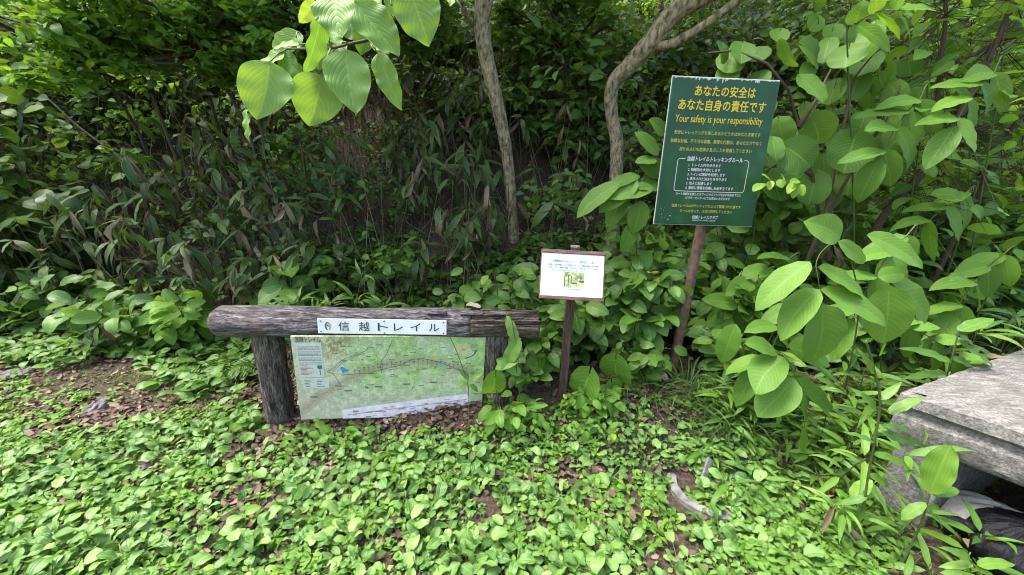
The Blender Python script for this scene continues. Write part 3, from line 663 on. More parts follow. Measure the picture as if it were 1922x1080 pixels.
# ------------------------------------------------------------------ leaves
def leaf_variant(aspect, p, q, nu=2, nv=5, droop=.5, fold=.15, wave=.03, wf=3, lobe=0., ser=0., seed=0, v0=0.):
    """unit leaf: base at the origin, blade along +Y, face +Z; p, q shape base and tip; aspect = width / length"""
    r = np.random.default_rng(seed); us = np.linspace(-1, 1, nu + 1); vs = np.linspace(0, 1, nv + 1)
    wm = lambda v: (np.clip(v, 1e-4, 1) ** p) * (np.clip(1 - v, 1e-4, 1) ** q)
    mx = wm(np.linspace(0, 1, 200)).max(); V = []; UV = []
    side = r.normal(0, .10); tw = r.normal(0, .25); phs = r.uniform(0, 6.28)
    y = z = 0.0; prev = 0.0; cur = r.normal(0, .15)
    for v in vs:
        vv = v
        ang = cur + droop * v * v; y += (v - prev) * math.cos(ang); z -= (v - prev) * math.sin(ang); prev = v
        ww = aspect / 2 * wm(vv) / mx
        for u in us:
            x = u * ww * (1 + (ser * math.sin(40 * v + 2) if abs(u) > .9 else 0))
            zz = z + fold * abs(x) + wave * math.sin(wf * 2 * math.pi * v + phs + (1.5 if u > 0 else 0)) * abs(u) ** 1.5 + tw * x * v
            yy = y - lobe * aspect * (abs(u) ** 1.4) * (1 - v) ** 4 + fold * .1 * abs(x)
            V.append((x + side * v * v, yy, zz)); UV.append(((u + 1) / 2, v))
    W = nu + 1; Fq = [[b * W + a, b * W + a + 1, (b + 1) * W + a + 1, (b + 1) * W + a] for b in range(nv) for a in range(nu)]
    return np.array(V), np.array(Fq), np.array(UV)
def fam(n, **k): return [leaf_variant(seed=100 + i, **{**k, 'droop': k.get('droop', .5) * (.4 + 1.2 * i / max(n - 1, 1))}) for i in range(n)]
LV = {
 'plantain': fam(9, aspect=.60, p=.55, q=.55, nu=6, nv=7, droop=1.0, fold=.3, wave=.05, wf=2),
 'ovate': fam(6, aspect=.60, p=.5, q=.75, nu=2, nv=5, droop=.6, fold=.22, wave=.02, lobe=.1),
 'ovate_hi': fam(6, aspect=.62, p=.5, q=.8, nu=4, nv=8, droop=.6, fold=.22, wave=.02, lobe=.12),
 'small': fam(5, aspect=.55, p=.55, q=.75, nu=2, nv=3, droop=.5, fold=.25, wave=.02),
 'bamboo': fam(6, aspect=.17, p=.45, q=1.0, nu=2, nv=7, droop=.8, fold=.3, wave=.008),
 'sasa': fam(6, aspect=.23, p=.5, q=.85, nu=2, nv=6, droop=.9, fold=.2, wave=.015),
 'round': fam(6, aspect=.95, p=.42, q=.5, nu=4, nv=6, droop=.6, fold=.15, wave=.02, lobe=.22),
 'maple': fam(4, aspect=.9, p=.35, q=.7, nu=4, nv=5, droop=.5, fold=.2, wave=.03, lobe=.2, ser=.0),
 'blade': fam(6, aspect=.026, p=.25, q=.6, nu=1, nv=6, droop=1.7, fold=0, wave=0),
 'fine': fam(4, aspect=.06, p=.2, q=.6, nu=1, nv=3, droop=1.2, fold=0, wave=0),
 'dead': fam(6, aspect=.5, p=.55, q=.7, nu=2, nv=4, droop=1.1, fold=.5, wave=.08),
 'litter': fam(6, aspect=.55, p=.55, q=.7, nu=2, nv=4, droop=.25, fold=.35, wave=.09),
 'butterbur': fam(4, aspect=1.15, p=.35, q=.42, nu=8, nv=8, droop=.5, fold=.15, wave=.03, wf=3, lobe=.32, ser=.05),
}
def rdir(k, zlo=-.3, zhi=.3):
    a = rng.uniform(0, 2 * math.pi, k); return np.stack([np.cos(a), np.sin(a), rng.uniform(zlo, zhi, k)], 1)
UPV = np.array([0, 0, 1.]); TOCAM = np.array([0, -1., 0])

# ------------------------------------------------------------------ ground cover (nobody could count it)
def sample(n, x0, x1, y0, y1, dens):
    x = rng.uniform(x0, x1, n); y = rng.uniform(y0, y1, n); z = hgt(x, y); P = np.stack([x, y, z], 1)
    px, py, dz = project(P); keep = (rng.random(n) < dens(px, py, x, y)) & (dz > .1); return P[keep]
def patch(x, y, s, seed=0):
    r = np.random.default_rng(seed); o = 0
    for k in range(5):
        a = r.uniform(0, 6.28); f = s * r.uniform(.7, 1.8); o = o + np.sin(f * (x * math.cos(a) + y * math.sin(a)) + r.uniform(0, 6.28))
    return o / 5
BARE_ALL = [(275, 885, 42), (735, 785, 60), (830, 770, 55), (640, 795, 40), (520, 800, 30), (1060, 905, 32), (420, 960, 26), (640, 905, 22), (860, 920, 30), (430, 1055, 34), (720, 1010, 28), (1105, 960, 40), (1252, 890, 34), (1272, 945, 38), (1310, 972, 36), (1295, 915, 52), (120, 850, 35), (1300, 905, 52)]
BARE = [(a, b, r * .8) for a, b, r in BARE_ALL]
def d_plantain(px, py, x, y):
    top = np.interp(px, [-400, 0, 250, 460, 560, 880, 960, 1060, 1260, 1420, 1500], [800, 820, 808, 790, 812, 815, 770, 775, 790, 840, 890])
    d = ss(py, top - 12, top + 28); d = d * (1 - ss(px, 1400 + (py - 860) * .35, 1500 + (py - 860) * .45))
    for (bx, by, br) in BARE: d = d * ss(np.hypot(px - bx, (py - by) * 1.5), br * .55, br * 1.1)
    return d * np.clip(.9 + patch(x, y, 5, 3) * 1.0, .12, 1)
P = sample(9000, -4.2, 2.6, .55, 2.6, d_plantain)
mb = MB(); pet = MB(); k = len(P)
for _ in range(1):
    nl = rng.integers(4, 8, k); idx = np.repeat(np.arange(k), nl); m = len(idx); az = rng.uniform(0, 6.28, k)[idx] + np.concatenate([np.arange(q) * 2.4 for q in nl]) + rng.normal(0, .25, m)
    sz = np.minimum((rng.gamma(5, 1 / 5, k) * .035)[idx] * rng.uniform(.6, 1.3, m), .075); el = rng.uniform(.25, 1.25, m)
    D = np.stack([np.cos(az) * np.cos(el), np.sin(az) * np.cos(el), np.sin(el)], 1); root = P[idx] + np.stack([np.cos(az), np.sin(az), 0 * az], 1) * .004
    B = root + D * (sz * rng.uniform(.5, 1.1, m))[:, None]
    el2 = el - rng.uniform(.2, .8, m); D2 = np.stack([np.cos(az) * np.cos(el2), np.sin(az) * np.cos(el2), np.sin(el2)], 1)
    mb.leaves(LV['plantain'], B, D2, UPV + rng.normal(0, .38, (m, 3)), sz, np.clip(rng.normal(.47, .24, m) + rng.normal(0, .2, k)[idx], 0, .975), wscale=rng.uniform(.85, 1.35, m))
    mb.sticks(root, B, .0016, .0014, .8)
tag(mb.build('plantain_cover', M['plantain']), 'bright green broad plantain leaves carpeting the foreground', 'ground cover', kind='stuff')
P = sample(3000, -4.2, 2.6, .55, 2.4, lambda px, py, x, y: d_plantain(px, py, x, y) * np.clip(.3 + patch(x, y, 6, 51) * 1.5, 0, 1)); m = len(P) * 4; idx = np.repeat(np.arange(len(P)), 4)
tag(MB().leaves(LV['fine'], P[idx] + rng.normal(0, .012, (m, 3)) * [1, 1, 0], rdir(m, .5, 2.0), TOCAM + rng.normal(0, .5, (m, 3)), rng.uniform(.04, .10, m)).build('lawn_grass', M['moss']), 'thin grass blades growing up through the plantain leaves', 'grass', kind='stuff')
# small seedlings among them and along the bank foot
def d_small(px, py, x, y):
    top = np.interp(px, [-400, 0, 200, 450, 620, 900, 1000, 1300, 1500, 1922], [640, 690, 745, 750, 790, 795, 725, 750, 790, 850])
    d = ss(py, top - 20, top + 40)
    for (bx, by, br) in BARE: d = d * (.12 + .88 * ss(np.hypot(px - bx, (py - by) * 1.5), br * .5, br))
    return d * np.clip(.6 + patch(x, y, 7, 8) * 1.3, .06, 1)
def herb_patch(P, name, label, cat, size, mat, lv='small', nl=(4, 9), height=.05):
    k = len(P); n = rng.integers(nl[0], nl[1], k); idx = np.repeat(np.arange(k), n); m = len(idx); az = rng.uniform(0, 6.28, m)
    hh = (rng.uniform(.3, 1, k) * height)[idx] * rng.uniform(.4, 1, m); root = P[idx]
    lean = rng.normal(0, .3, (k, 3))[idx] * [1, 1, 0]; node = root + (UPV + lean) * hh[:, None]
    D = np.stack([np.cos(az), np.sin(az), rng.uniform(-.2, .5, m)], 1); sz = size * rng.uniform(.5, 1.3, m)
    mb = MB(); B = node + D * (sz * .25)[:, None]
    mb.leaves(LV[lv], B, D, UPV + TOCAM * .25 + rng.normal(0, .3, (m, 3)), sz, np.clip(rng.normal(.5, .25, m), 0, 1)); mb.sticks(root, node, .0014, .001, .6); mb.sticks(node, B, .001, .0008, .6)
    o = mb.build(name, mat); tag(o, label, cat, kind='stuff'); return o
herb_patch(sample(10000, -4.2, 3, .55, 2.9, d_small), 'seedling_cover', 'small bright weed seedlings scattered between the plantain leaves', 'weeds', .034, M['bright'])
herb_patch(sample(1500, -4.2, 2.6, .55, 2.3, lambda px, py, x, y: d_plantain(px, py, x, y) * np.clip(.2 + patch(x, y, 4, 61) * 1.6, 0, 1)), 'dark_herb_cover', 'darker pointed herbs in patches among the plantain leaves', 'weeds', .05, M['ovate'], 'ovate', (4, 7), .09)
def d_leftherb(px, py, x, y):
    top = np.interp(px, [-900, 0, 100, 300, 450, 520], [520, 560, 570, 590, 610, 600]); bot = np.interp(px, [-900, 0, 200, 330, 450, 480], [700, 700, 690, 740, 800, 800])
    return ss(py, top - 10, top + 10) * (1 - ss(py, bot - 25, bot + 15)) * (1 - ss(px, 470, 500)) * np.clip(.6 + patch(x, y, 5, 21) * 1.2, .05, 1)
herb_patch(sample(4200, -7, -1.2, 1.8, 4.2, d_leftherb), 'herb_cover', 'low leafy herbs along the foot of the bank left of the board', 'weeds', .075, M['ovate'], 'ovate', (4, 8), .13)
def d_bankherb(px, py, x, y):
    return ss(px, 420, 470) * (1 - ss(px, 1260, 1300)) * ss(py, 430, 500) * (py < 640) * (y > 2.15) * np.clip(.6 + patch(x, y, 5, 41) * 1.2, .05, 1)
herb_patch(sample(3000, -3, 1.6, 2.1, 3.9, d_bankherb), 'bank_herbs', 'low green herbs growing behind the beam at the foot of the dark bank', 'weeds', .085, M['ovate'], 'ovate', (4, 8), .16)
def d_right(px, py, x, y):
    return ss(px, 1380, 1480) * ss(py, 830 + 70 * ss(px, 1430, 1520), 900 + 60 * ss(px, 1430, 1520)) * (1 - ss(px, 1640 + (1080 - py) * .1, 1700 + (1080 - py) * .1)) * np.clip(.6 + patch(x, y, 8, 5), .1, 1)
herb_patch(sample(2600, .8, 2.6, .8, 2.1, d_right), 'grass_weeds', 'small light green weeds in front of the stone bench', 'weeds', .042, M['ovate'], 'small', (4, 8), .08)
def d_gap(px, py, x, y):
    return ss(px, 1300, 1360) * (1 - ss(px, 1640, 1700)) * ss(py, 720, 760) * (1 - ss(py, 880, 930)) * np.clip(.6 + patch(x, y, 7, 14), .1, 1)
P = sample(9000, .7, 2.6, 1.2, 2.5, d_gap); m = len(P) * 3; idx = np.repeat(np.arange(len(P)), 3)
tag(MB().leaves(LV['blade'], P[idx] + rng.normal(0, .01, (m, 3)) * [1, 1, 0], rdir(m, .4, 1.8), UPV * .6 + TOCAM * .4 + rng.normal(0, .4, (m, 3)), rng.uniform(.06, .17, m)).build('shady_grass', M['grass']), 'fine dark grass blades in the shade between rusty pole and stone bench', 'grass', kind='stuff')
herb_patch(sample(1500, .7, 2.6, 1.2, 2.5, d_gap), 'low_bamboo', 'low narrow leaved bamboo growing between the grass and the straw', 'weeds', .13, M['bamboo'], 'bamboo', (3, 6), .16)
# leaf litter
def d_litter(px, py, x, y):
    d = .3 + .7 * (py < 800) + 0 * px
    return d * np.clip(.6 + patch(x, y, 3, 31) * .9, .12, 1)
def litter(P, name, label, mats, size, lv='litter', tintf=None):
    k = len(P); D = rdir(k, -.1, .3); S = size * rng.uniform(.5, 1.35, k)
    o = MB().leaves(LV[lv], P + UPV * rng.uniform(.006, .022, k)[:, None], D, UPV * np.where(rng.random(k) < .6, 1, -1)[:, None] + rng.normal(0, .3, (k, 3)), S, np.clip(rng.beta(1.6, 1.8, k), 0, 1)).build(name, mats); return tag(o, label, 'leaf litter', kind='stuff')
P1 = np.concatenate([sample(18000, -5, 3.2, .7, 6.0, d_litter), sample(11000, -4.5, -1.0, 1.7, 3.2, lambda px, py, x, y: ss(py, 640, 690) * np.clip(.5 + patch(x, y, 4, 77), .1, 1))])
for (bx, by, br) in BARE[:8] + [(1450, 400, 60), (1290, 740, 50), (1180, 740, 60), (620, 560, 80), (440, 500, 90)]:
    c = ground_hit(bx, by); e = c + rng.normal(0, .10 * (1 + c[1] * .2), (260, 3)); e[:, 2] = hgt(e[:, 0], e[:, 1]); P1 = np.concatenate([P1, e])
P1b = sample(700, -4.2, 2.2, .55, 2.0, lambda px, py, x, y: ss(py, 790, 830) * (px < 1500)); P1 = np.concatenate([P1, P1b + UPV * rng.uniform(0, .02, (len(P1b), 1))])
litter(P1, 'leaf_litter', 'brown dead leaves littering the soil and the bank', M['dead'], .042)
P2 = sample(9000, .6, 3.2, 1.0, 2.9, lambda px, py, x, y: ss(px, 1440, 1520) * ss(py, 690, 740) * (1 - ss(py, 880, 960)) * (1 - ss(px, 1720, 1800)) * .8)
litter(P2, 'dry_bamboo_litter', 'straw coloured dry bamboo leaves strewn by the stone bench', M['straw'], .11, 'bamboo')
# fine yellowish grass on the bare earth at the left
def d_moss(px, py, x, y):
    return ss(py, 690, 715) * (1 - ss(py, 800, 830)) * (1 - ss(px, 480, 540)) * np.clip(patch(x, y, 6, 12) * 2.2 + .25, 0, 1)
P = sample(9000, -4.5, -1.1, 1.5, 2.7, d_moss); idx = np.repeat(np.arange(len(P)), 4); m = len(idx)
tag(MB().leaves(LV['fine'], P[idx] + rng.normal(0, .008, (m, 3)) * [1, 1, 0], rdir(m, .4, 2.2), TOCAM + rng.normal(0, .5, (m, 3)), rng.uniform(.02, .055, m)).build('fine_grass', M['moss']), 'fine yellowish grass in patches on the bare earth at left', 'grass', kind='stuff')

# ------------------------------------------------------------------ plants, each a thing of its own
def grass_tuft(c, n, h, rad, label, cat='grass tuft', group=None, lv='blade', mat=None):
    root = thing('grass_tuft', label, cat, c, group); a = rng.uniform(0, 6.28, n); r = rad * np.sqrt(rng.random(n)); P = np.asarray(c) + np.stack([r * np.cos(a), r * np.sin(a), 0 * a], 1)
    P[:, 2] = hgt(P[:, 0], P[:, 1]) - .005
    D = np.stack([np.cos(a) * .5, np.sin(a) * .5, np.ones(n)], 1) + rng.normal(0, .35, (n, 3)); N = -np.stack([np.cos(a), np.sin(a), -.3 * np.ones(n)], 1) * -1
    N = np.stack([np.cos(a), np.sin(a), .2 + 0 * a], 1) * -1 + UPV * .8 + rng.normal(0, .2, (n, 3))
    MB().leaves(LV[lv], P, D, N, h * rng.uniform(.45, 1.15, n)).build('blades', mat or M['grass'], root); return root
def shrub(name, label, cat, base, H, R, nst, nleaf, lv, size, mat, stem='twig', lean=(0, 0), group=None, zmin=.25, up=.8, cam_=.35, droop=(-.6, .35), srad=.008, dense=.35):
    base = np.asarray(base, float); root = thing(name, label, cat, base, group); st = MB(); NP = []; per = max(1, nleaf // nst); tw0 = []; tw1 = []
    LP = []; LD = []
    for k in range(nst):
        a = rng.uniform(0, 6.28); ro = R * math.sqrt(rng.random()); hh = H * rng.uniform(.6, 1.05); b0 = base + np.array([rng.normal(0, .05 * R), rng.normal(0, .05 * R), -.03])
        b0[2] = min(b0[2], float(hgt(b0[0], b0[1])) - .02)
        tip = base + np.array([ro * math.cos(a) + lean[0] * hh, ro * math.sin(a) + lean[1] * hh, hh]); mid = (b0 + tip) / 2 + np.array([-.2 * ro * math.cos(a), -.2 * ro * math.sin(a), .12 * hh]) + rng.normal(0, .04 * H, 3)
        t = np.linspace(0, 1, 9)[:, None]; C = (1 - t) ** 2 * b0 + 2 * t * (1 - t) * mid + t * t * tip; C[1:-1] += rng.normal(0, .008 * H, (7, 3))
        st.tube(C, np.linspace(srad, srad * .3, 9), 5, tint=rng.random())
        tt = np.clip(zmin + (1 - zmin) * rng.random(per) ** .8, 0, 1); ii = np.minimum((tt * 8).astype(int), 7); fr = (tt * 8 - ii)[:, None]; node = C[ii] * (1 - fr) + C[ii + 1] * fr
        tl = dense * R * rng.random(per) ** .7; td = rdir(per, -.3, .6); td = td + .5 * np.array([math.cos(a), math.sin(a), 0]); td = nrm(td)
        e = node + td * tl[:, None]; tw0.append(node); tw1.append(e); LP.append(e); LD.append(td)
    LP = np.concatenate(LP); LD = np.concatenate(LD); m = len(LP); tw0 = np.concatenate(tw0); tw1 = np.concatenate(tw1)
    st.sticks(tw0, tw1, srad * .3, srad * .15)
    st.build('branches' if stem == 'twig' else 'stems', M[stem], root)
    D = nrm(LD * [1, 1, .3]) + np.stack([0 * LP[:, 0], 0 * LP[:, 0], rng.uniform(droop[0], droop[1], m)], 1) + rng.normal(0, .35, (m, 3))
    N = UPV * up + TOCAM * cam_ + rng.normal(0, .35, (m, 3)); S = size * rng.uniform(.55, 1.25, m)
    gz = hgt(LP[:, 0], LP[:, 1]) + .02; LP[:, 2] = np.maximum(LP[:, 2], gz)
    MB().leaves(LV[lv], LP, D, N, S, np.clip(rng.normal(.45, .25, m), 0, 1)).build('foliage', M[mat], root)
    return root
def sasa(base, H, n, label, group=None, size=.2, mat='sasa', lv='sasa', lean=(0, 0), nl=(5, 8), name='dwarf_bamboo', droop=(-1.2, .1), spread=.12, cat='dwarf bamboo', dry=.10, side=True):
    base = np.asarray(base, float); root = thing(name, label, cat, base, group); st = MB(); LP = []; LD = []
    for k in range(n):
        b0 = base + np.array([rng.normal(0, spread), rng.normal(0, spread), 0]); b0[2] = float(hgt(b0[0], b0[1])) - .03
        hh = H * rng.uniform(.65, 1.1); tip = b0 + np.array([rng.normal(0, .16) * hh + lean[0] * hh, rng.normal(0, .12) * hh + lean[1] * hh, hh]); t = np.linspace(0, 1, 7)[:, None]
        mid = (b0 + tip) / 2 + np.array([0, 0, .12 * hh]) - np.array([lean[0], lean[1], 0]) * hh * .3; C = (1 - t) ** 2 * b0 + 2 * t * (1 - t) * mid + t * t * tip; st.tube(C, np.linspace(.004, .0022, 7), 5, tint=rng.random())
        for tq, q in ((1.0, rng.integers(nl[0], nl[1])), (.75, 1), (.55, 1)) if side else ((1.0, rng.integers(nl[0], nl[1])),):
            a0 = rng.uniform(0, 6.28)
            for j in range(q):
                f = C[-1] if tq == 1 else C[int(tq * 6)]
                a = a0 + j * 2 * math.pi / max(q, 1) + rng.normal(0, .35); LP.append(f + np.array([math.cos(a), math.sin(a), 0]) * .02 - (C[-1] - C[-2]) * rng.uniform(0, .5)); LD.append([math.cos(a), math.sin(a), rng.uniform(*droop)])
    LP = np.array(LP); LD = np.array(LD); m = len(LP); S = size * rng.uniform(.6, 1.15, m)
    st.build('stems', M['stem'], root); dr = rng.random(m) < dry; N = UPV + TOCAM * .4 + rng.normal(0, .25, (m, 3))
    mb = MB().leaves(LV[lv], LP[~dr], LD[~dr], N[~dr], S[~dr]); mb.build('leaves', M[mat], root)
    if dr.any(): MB().leaves(LV['dead'], LP[dr], LD[dr] - UPV * .8, N[dr], S[dr], wscale=.28).build('dry_leaves', M['straw'], root)
    return root
def at(px, py, Y=None):
    """root on the ground under the point of the picture at distance Y (or where the sight line meets the ground)"""
    p = ground_hit(px, py) if Y is None else PY(px, py, Y); return G(p[0], p[1])

# trees
def trunk(root, pts, rads, mat, name='trunk', sides=16, wob=.03):
    pts = np.array(pts); n = len(pts); t = np.linspace(0, n - 1, (n - 1) * 7 + 1); out = []
    for s in t:                                 # Catmull-Rom through the points
        i = min(int(s), n - 2); f = s - i; p0, p1, p2, p3 = pts[max(i - 1, 0)], pts[i], pts[i + 1], pts[min(i + 2, n - 1)]
        out.append(.5 * (2 * p1 + (p2 - p0) * f + (2 * p0 - 5 * p1 + 4 * p2 - p3) * f * f + (3 * p1 - p0 - 3 * p2 + p3) * f ** 3))
    return MB().tube(out, np.interp(t, np.arange(n), rads), sides, wob=wob).build(name, mat, root)
def crown(root, c, rx, ry, rz, n, size, mat, lv='ovate', clumps=26, stems=None, name='crown'):
    c = np.asarray(c, float); cl = nrm(rng.normal(0, 1, (clumps, 3))) * (rng.random((clumps, 1)) ** .4) * np.array([rx, ry, rz]) + c; k = rng.integers(0, clumps, n); cr = (rng.uniform(.16, .34, clumps) * (rx + ry) / 2)[k]
    P = cl[k] + nrm(rng.normal(0, 1, (n, 3))) * (cr * rng.random(n) ** .5)[:, None] * [1, 1, .55]; D = rdir(n, -.7, .3); 
    MB().leaves(LV[lv], P, D, UPV + TOCAM * .2 + rng.normal(0, .35, (n, 3)), size * rng.uniform(.6, 1.3, n), np.clip(rng.normal(.4, .25, n), 0, 1)).build(name, mat, root)
    mb = MB(); s0 = np.asarray(stems if stems is not None else c - np.array([0, 0, rz])); 
    for q in cl[:clumps]: m_ = (s0 + q) / 2 + rng.normal(0, .1, 3) + [0, 0, .1]; mb.tube([s0, m_, q], [.022, .014, .005], 5)
    mb.build('limbs', M['twig'], root)
Yt = 3.75; b1 = G(PY(966, 388, Yt)[0], Yt)
tl = thing('slender_tree', 'slim pale mottled tree trunk rising straight behind the map board', 'tree', b1)
tp = [b1 - [0, 0, .15], b1] + [PY(x, y, Yt + dy) for x, y, dy in ((955, 320, 0), (942, 235, -.03), (925, 160, -.08), (912, 105, -.1), (905, 50, -.1), (908, 5, -.1), (918, -120, -.05), (930, -330, .1))]
trunk(tl, tp, [.085, .056, .05, .056, .06, .063, .067, .074, .06, .05], M['bark'], wob=.012)
q = PY(908, 45, Yt - .1); trunk(tl, [q, PY(885, 40, Yt - .15), PY(868, 12, Yt - .3), PY(850, -60, Yt - .5)], [.03, .022, .02, .014], M['bark'], 'side_branch', 8)
crown(tl, tp[-1] + [-1.1, -.3, .2], 2.7, 1.5, .6, 6000, .16, M['ovate'], stems=tp[-1])  # crown above the frame, spread wide to the left to shade the bank
Yr = 3.55; b2 = G(PY(1166, 330, Yr)[0], Yr)
tr_ = thing('leaning_tree', 'bent pale tree trunk curving up to the right and forking above the green sign', 'tree', b2)
tq = [b2 - [0, 0, .15], b2] + [PY(x, y, Yr + dy) for x, y, dy in ((1158, 290, 0), (1148, 220, 0), (1150, 160, -.05), (1185, 120, -.1), (1225, 75, -.15), (1265, 25, -.2), (1320, -5, -.25), (1420, -60, -.3), (1520, -180, -.3))]
trunk(tr_, tq, [.09, .066, .056, .052, .056, .066, .072, .07, .06, .05, .04], M['bark'], wob=.012)
q = PY(1222, 80, Yr - .14); trunk(tr_, [q, PY(1255, 85, Yr - .2), PY(1310, 55, Yr - .3), PY(1375, 8, Yr - .4), PY(1450, -60, Yr - .5)], [.044, .034, .031, .028, .022], M['bark'], 'fork_branch', 12)
crown(tr_, tq[-1] + [.3, -.3, .4], 1.7, 1.4, .7, 1400, .14, M['ovate'], stems=tq[-1])
# trees up the bank: dark trunks glimpsed at the top, crowns that shade the bank
for (x, y, lx, hh, lab, grp) in ((-5.2, 6.4, .5, 3.6, 'dark leaning trunk among the leaves at the upper left corner', 0), (-1.0, 6.6, .2, 3.4, 'dim tree trunk behind the big hanging leaves', 0), (.75, 5.9, .05, 3.4, 'thin grey trunk between the two pale trunks', 0), (2.1, 7.0, .3, 3.6, 'dark tree high up the bank above the green sign', 0), (4.6, 6.0, -.3, 3.2, 'tree behind the brown stemmed shrub at the upper right', 0), (-7.2, 4.6, .3, 3.4, 'leafy tree outside the path at the far left', 0)):
    b = G(x, y); root = thing('forest_tree', lab, 'tree', b); top = b + [lx, -.4, hh * .8]; trunk(root, [b - [0, 0, .2], b + [lx * .2, 0, hh * .2], b + [lx * .4, -.15, hh * .5], top], [.11, .09, .075, .05], M['bark_dark'], sides=10)
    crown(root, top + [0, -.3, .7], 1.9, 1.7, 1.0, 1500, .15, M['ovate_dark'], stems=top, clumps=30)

# leafy young trees leaning out over the dark hollow in the middle of the bank
for (px, py, Y, n, sz, mat, bx, lab) in ((330, 40, 3.5, 2600, .085, 'bright', -.5, 'leafy young tree leaning out over the bamboo at the upper left'), (540, 30, 3.75, 2400, .085, 'ovate', -.3, 'leafy young tree behind the hanging branch, shading the dark hollow'), (720, 20, 4.3, 2400, .09, 'ovate', .25, 'leafy young tree left of the straight pale trunk'), (120, 60, 3.4, 2200, .085, 'bright', -.4, 'yellow green young tree at the upper left corner'), (1065, 50, 4.5, 2200, .09, 'ovate', .2, 'leafy young tree between the two pale trunks')):
    c = PY(px, py, Y); c[2] = max(c[2], 2.3); b = G(c[0] + bx, Y + .9); root = thing('young_tree', lab, 'tree', b); trunk(root, [b - [0, 0, .1], b + [-bx * .2, -.1, (c[2] - b[2]) * .5], c + [0, .1, 0]], [.02, .016, .008], M['bark_dark'], sides=7)
    crown(root, c, .85, .6, .42, n, sz, M[mat], 'ovate', 34, stems=c + [0, .1, -.2])
# the thicket that reads as one dark mass
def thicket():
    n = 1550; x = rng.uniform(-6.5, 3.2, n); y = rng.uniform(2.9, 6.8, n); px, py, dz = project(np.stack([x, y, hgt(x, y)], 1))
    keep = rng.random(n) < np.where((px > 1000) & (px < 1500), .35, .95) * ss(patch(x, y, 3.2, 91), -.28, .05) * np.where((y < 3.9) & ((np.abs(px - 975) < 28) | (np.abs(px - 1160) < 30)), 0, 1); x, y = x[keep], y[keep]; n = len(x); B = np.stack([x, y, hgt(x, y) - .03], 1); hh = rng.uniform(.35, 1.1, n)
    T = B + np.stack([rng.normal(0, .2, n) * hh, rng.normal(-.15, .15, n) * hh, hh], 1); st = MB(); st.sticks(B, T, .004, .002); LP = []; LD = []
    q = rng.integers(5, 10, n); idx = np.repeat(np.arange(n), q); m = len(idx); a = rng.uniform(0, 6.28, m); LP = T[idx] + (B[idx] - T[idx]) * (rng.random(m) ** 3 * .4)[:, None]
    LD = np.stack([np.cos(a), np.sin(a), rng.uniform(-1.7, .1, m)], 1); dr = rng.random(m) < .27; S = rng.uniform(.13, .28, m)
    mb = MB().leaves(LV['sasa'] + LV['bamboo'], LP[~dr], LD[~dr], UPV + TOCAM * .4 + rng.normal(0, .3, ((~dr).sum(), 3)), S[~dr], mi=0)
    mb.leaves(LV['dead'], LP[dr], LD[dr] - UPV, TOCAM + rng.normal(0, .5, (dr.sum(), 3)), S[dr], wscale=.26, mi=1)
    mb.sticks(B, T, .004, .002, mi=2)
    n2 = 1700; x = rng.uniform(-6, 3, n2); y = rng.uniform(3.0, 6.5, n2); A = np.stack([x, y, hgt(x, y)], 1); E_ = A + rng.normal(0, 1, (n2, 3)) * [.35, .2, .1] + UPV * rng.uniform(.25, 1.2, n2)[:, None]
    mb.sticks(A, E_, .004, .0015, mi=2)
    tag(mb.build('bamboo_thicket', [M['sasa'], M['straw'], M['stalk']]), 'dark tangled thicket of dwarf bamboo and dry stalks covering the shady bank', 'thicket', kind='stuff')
thicket()
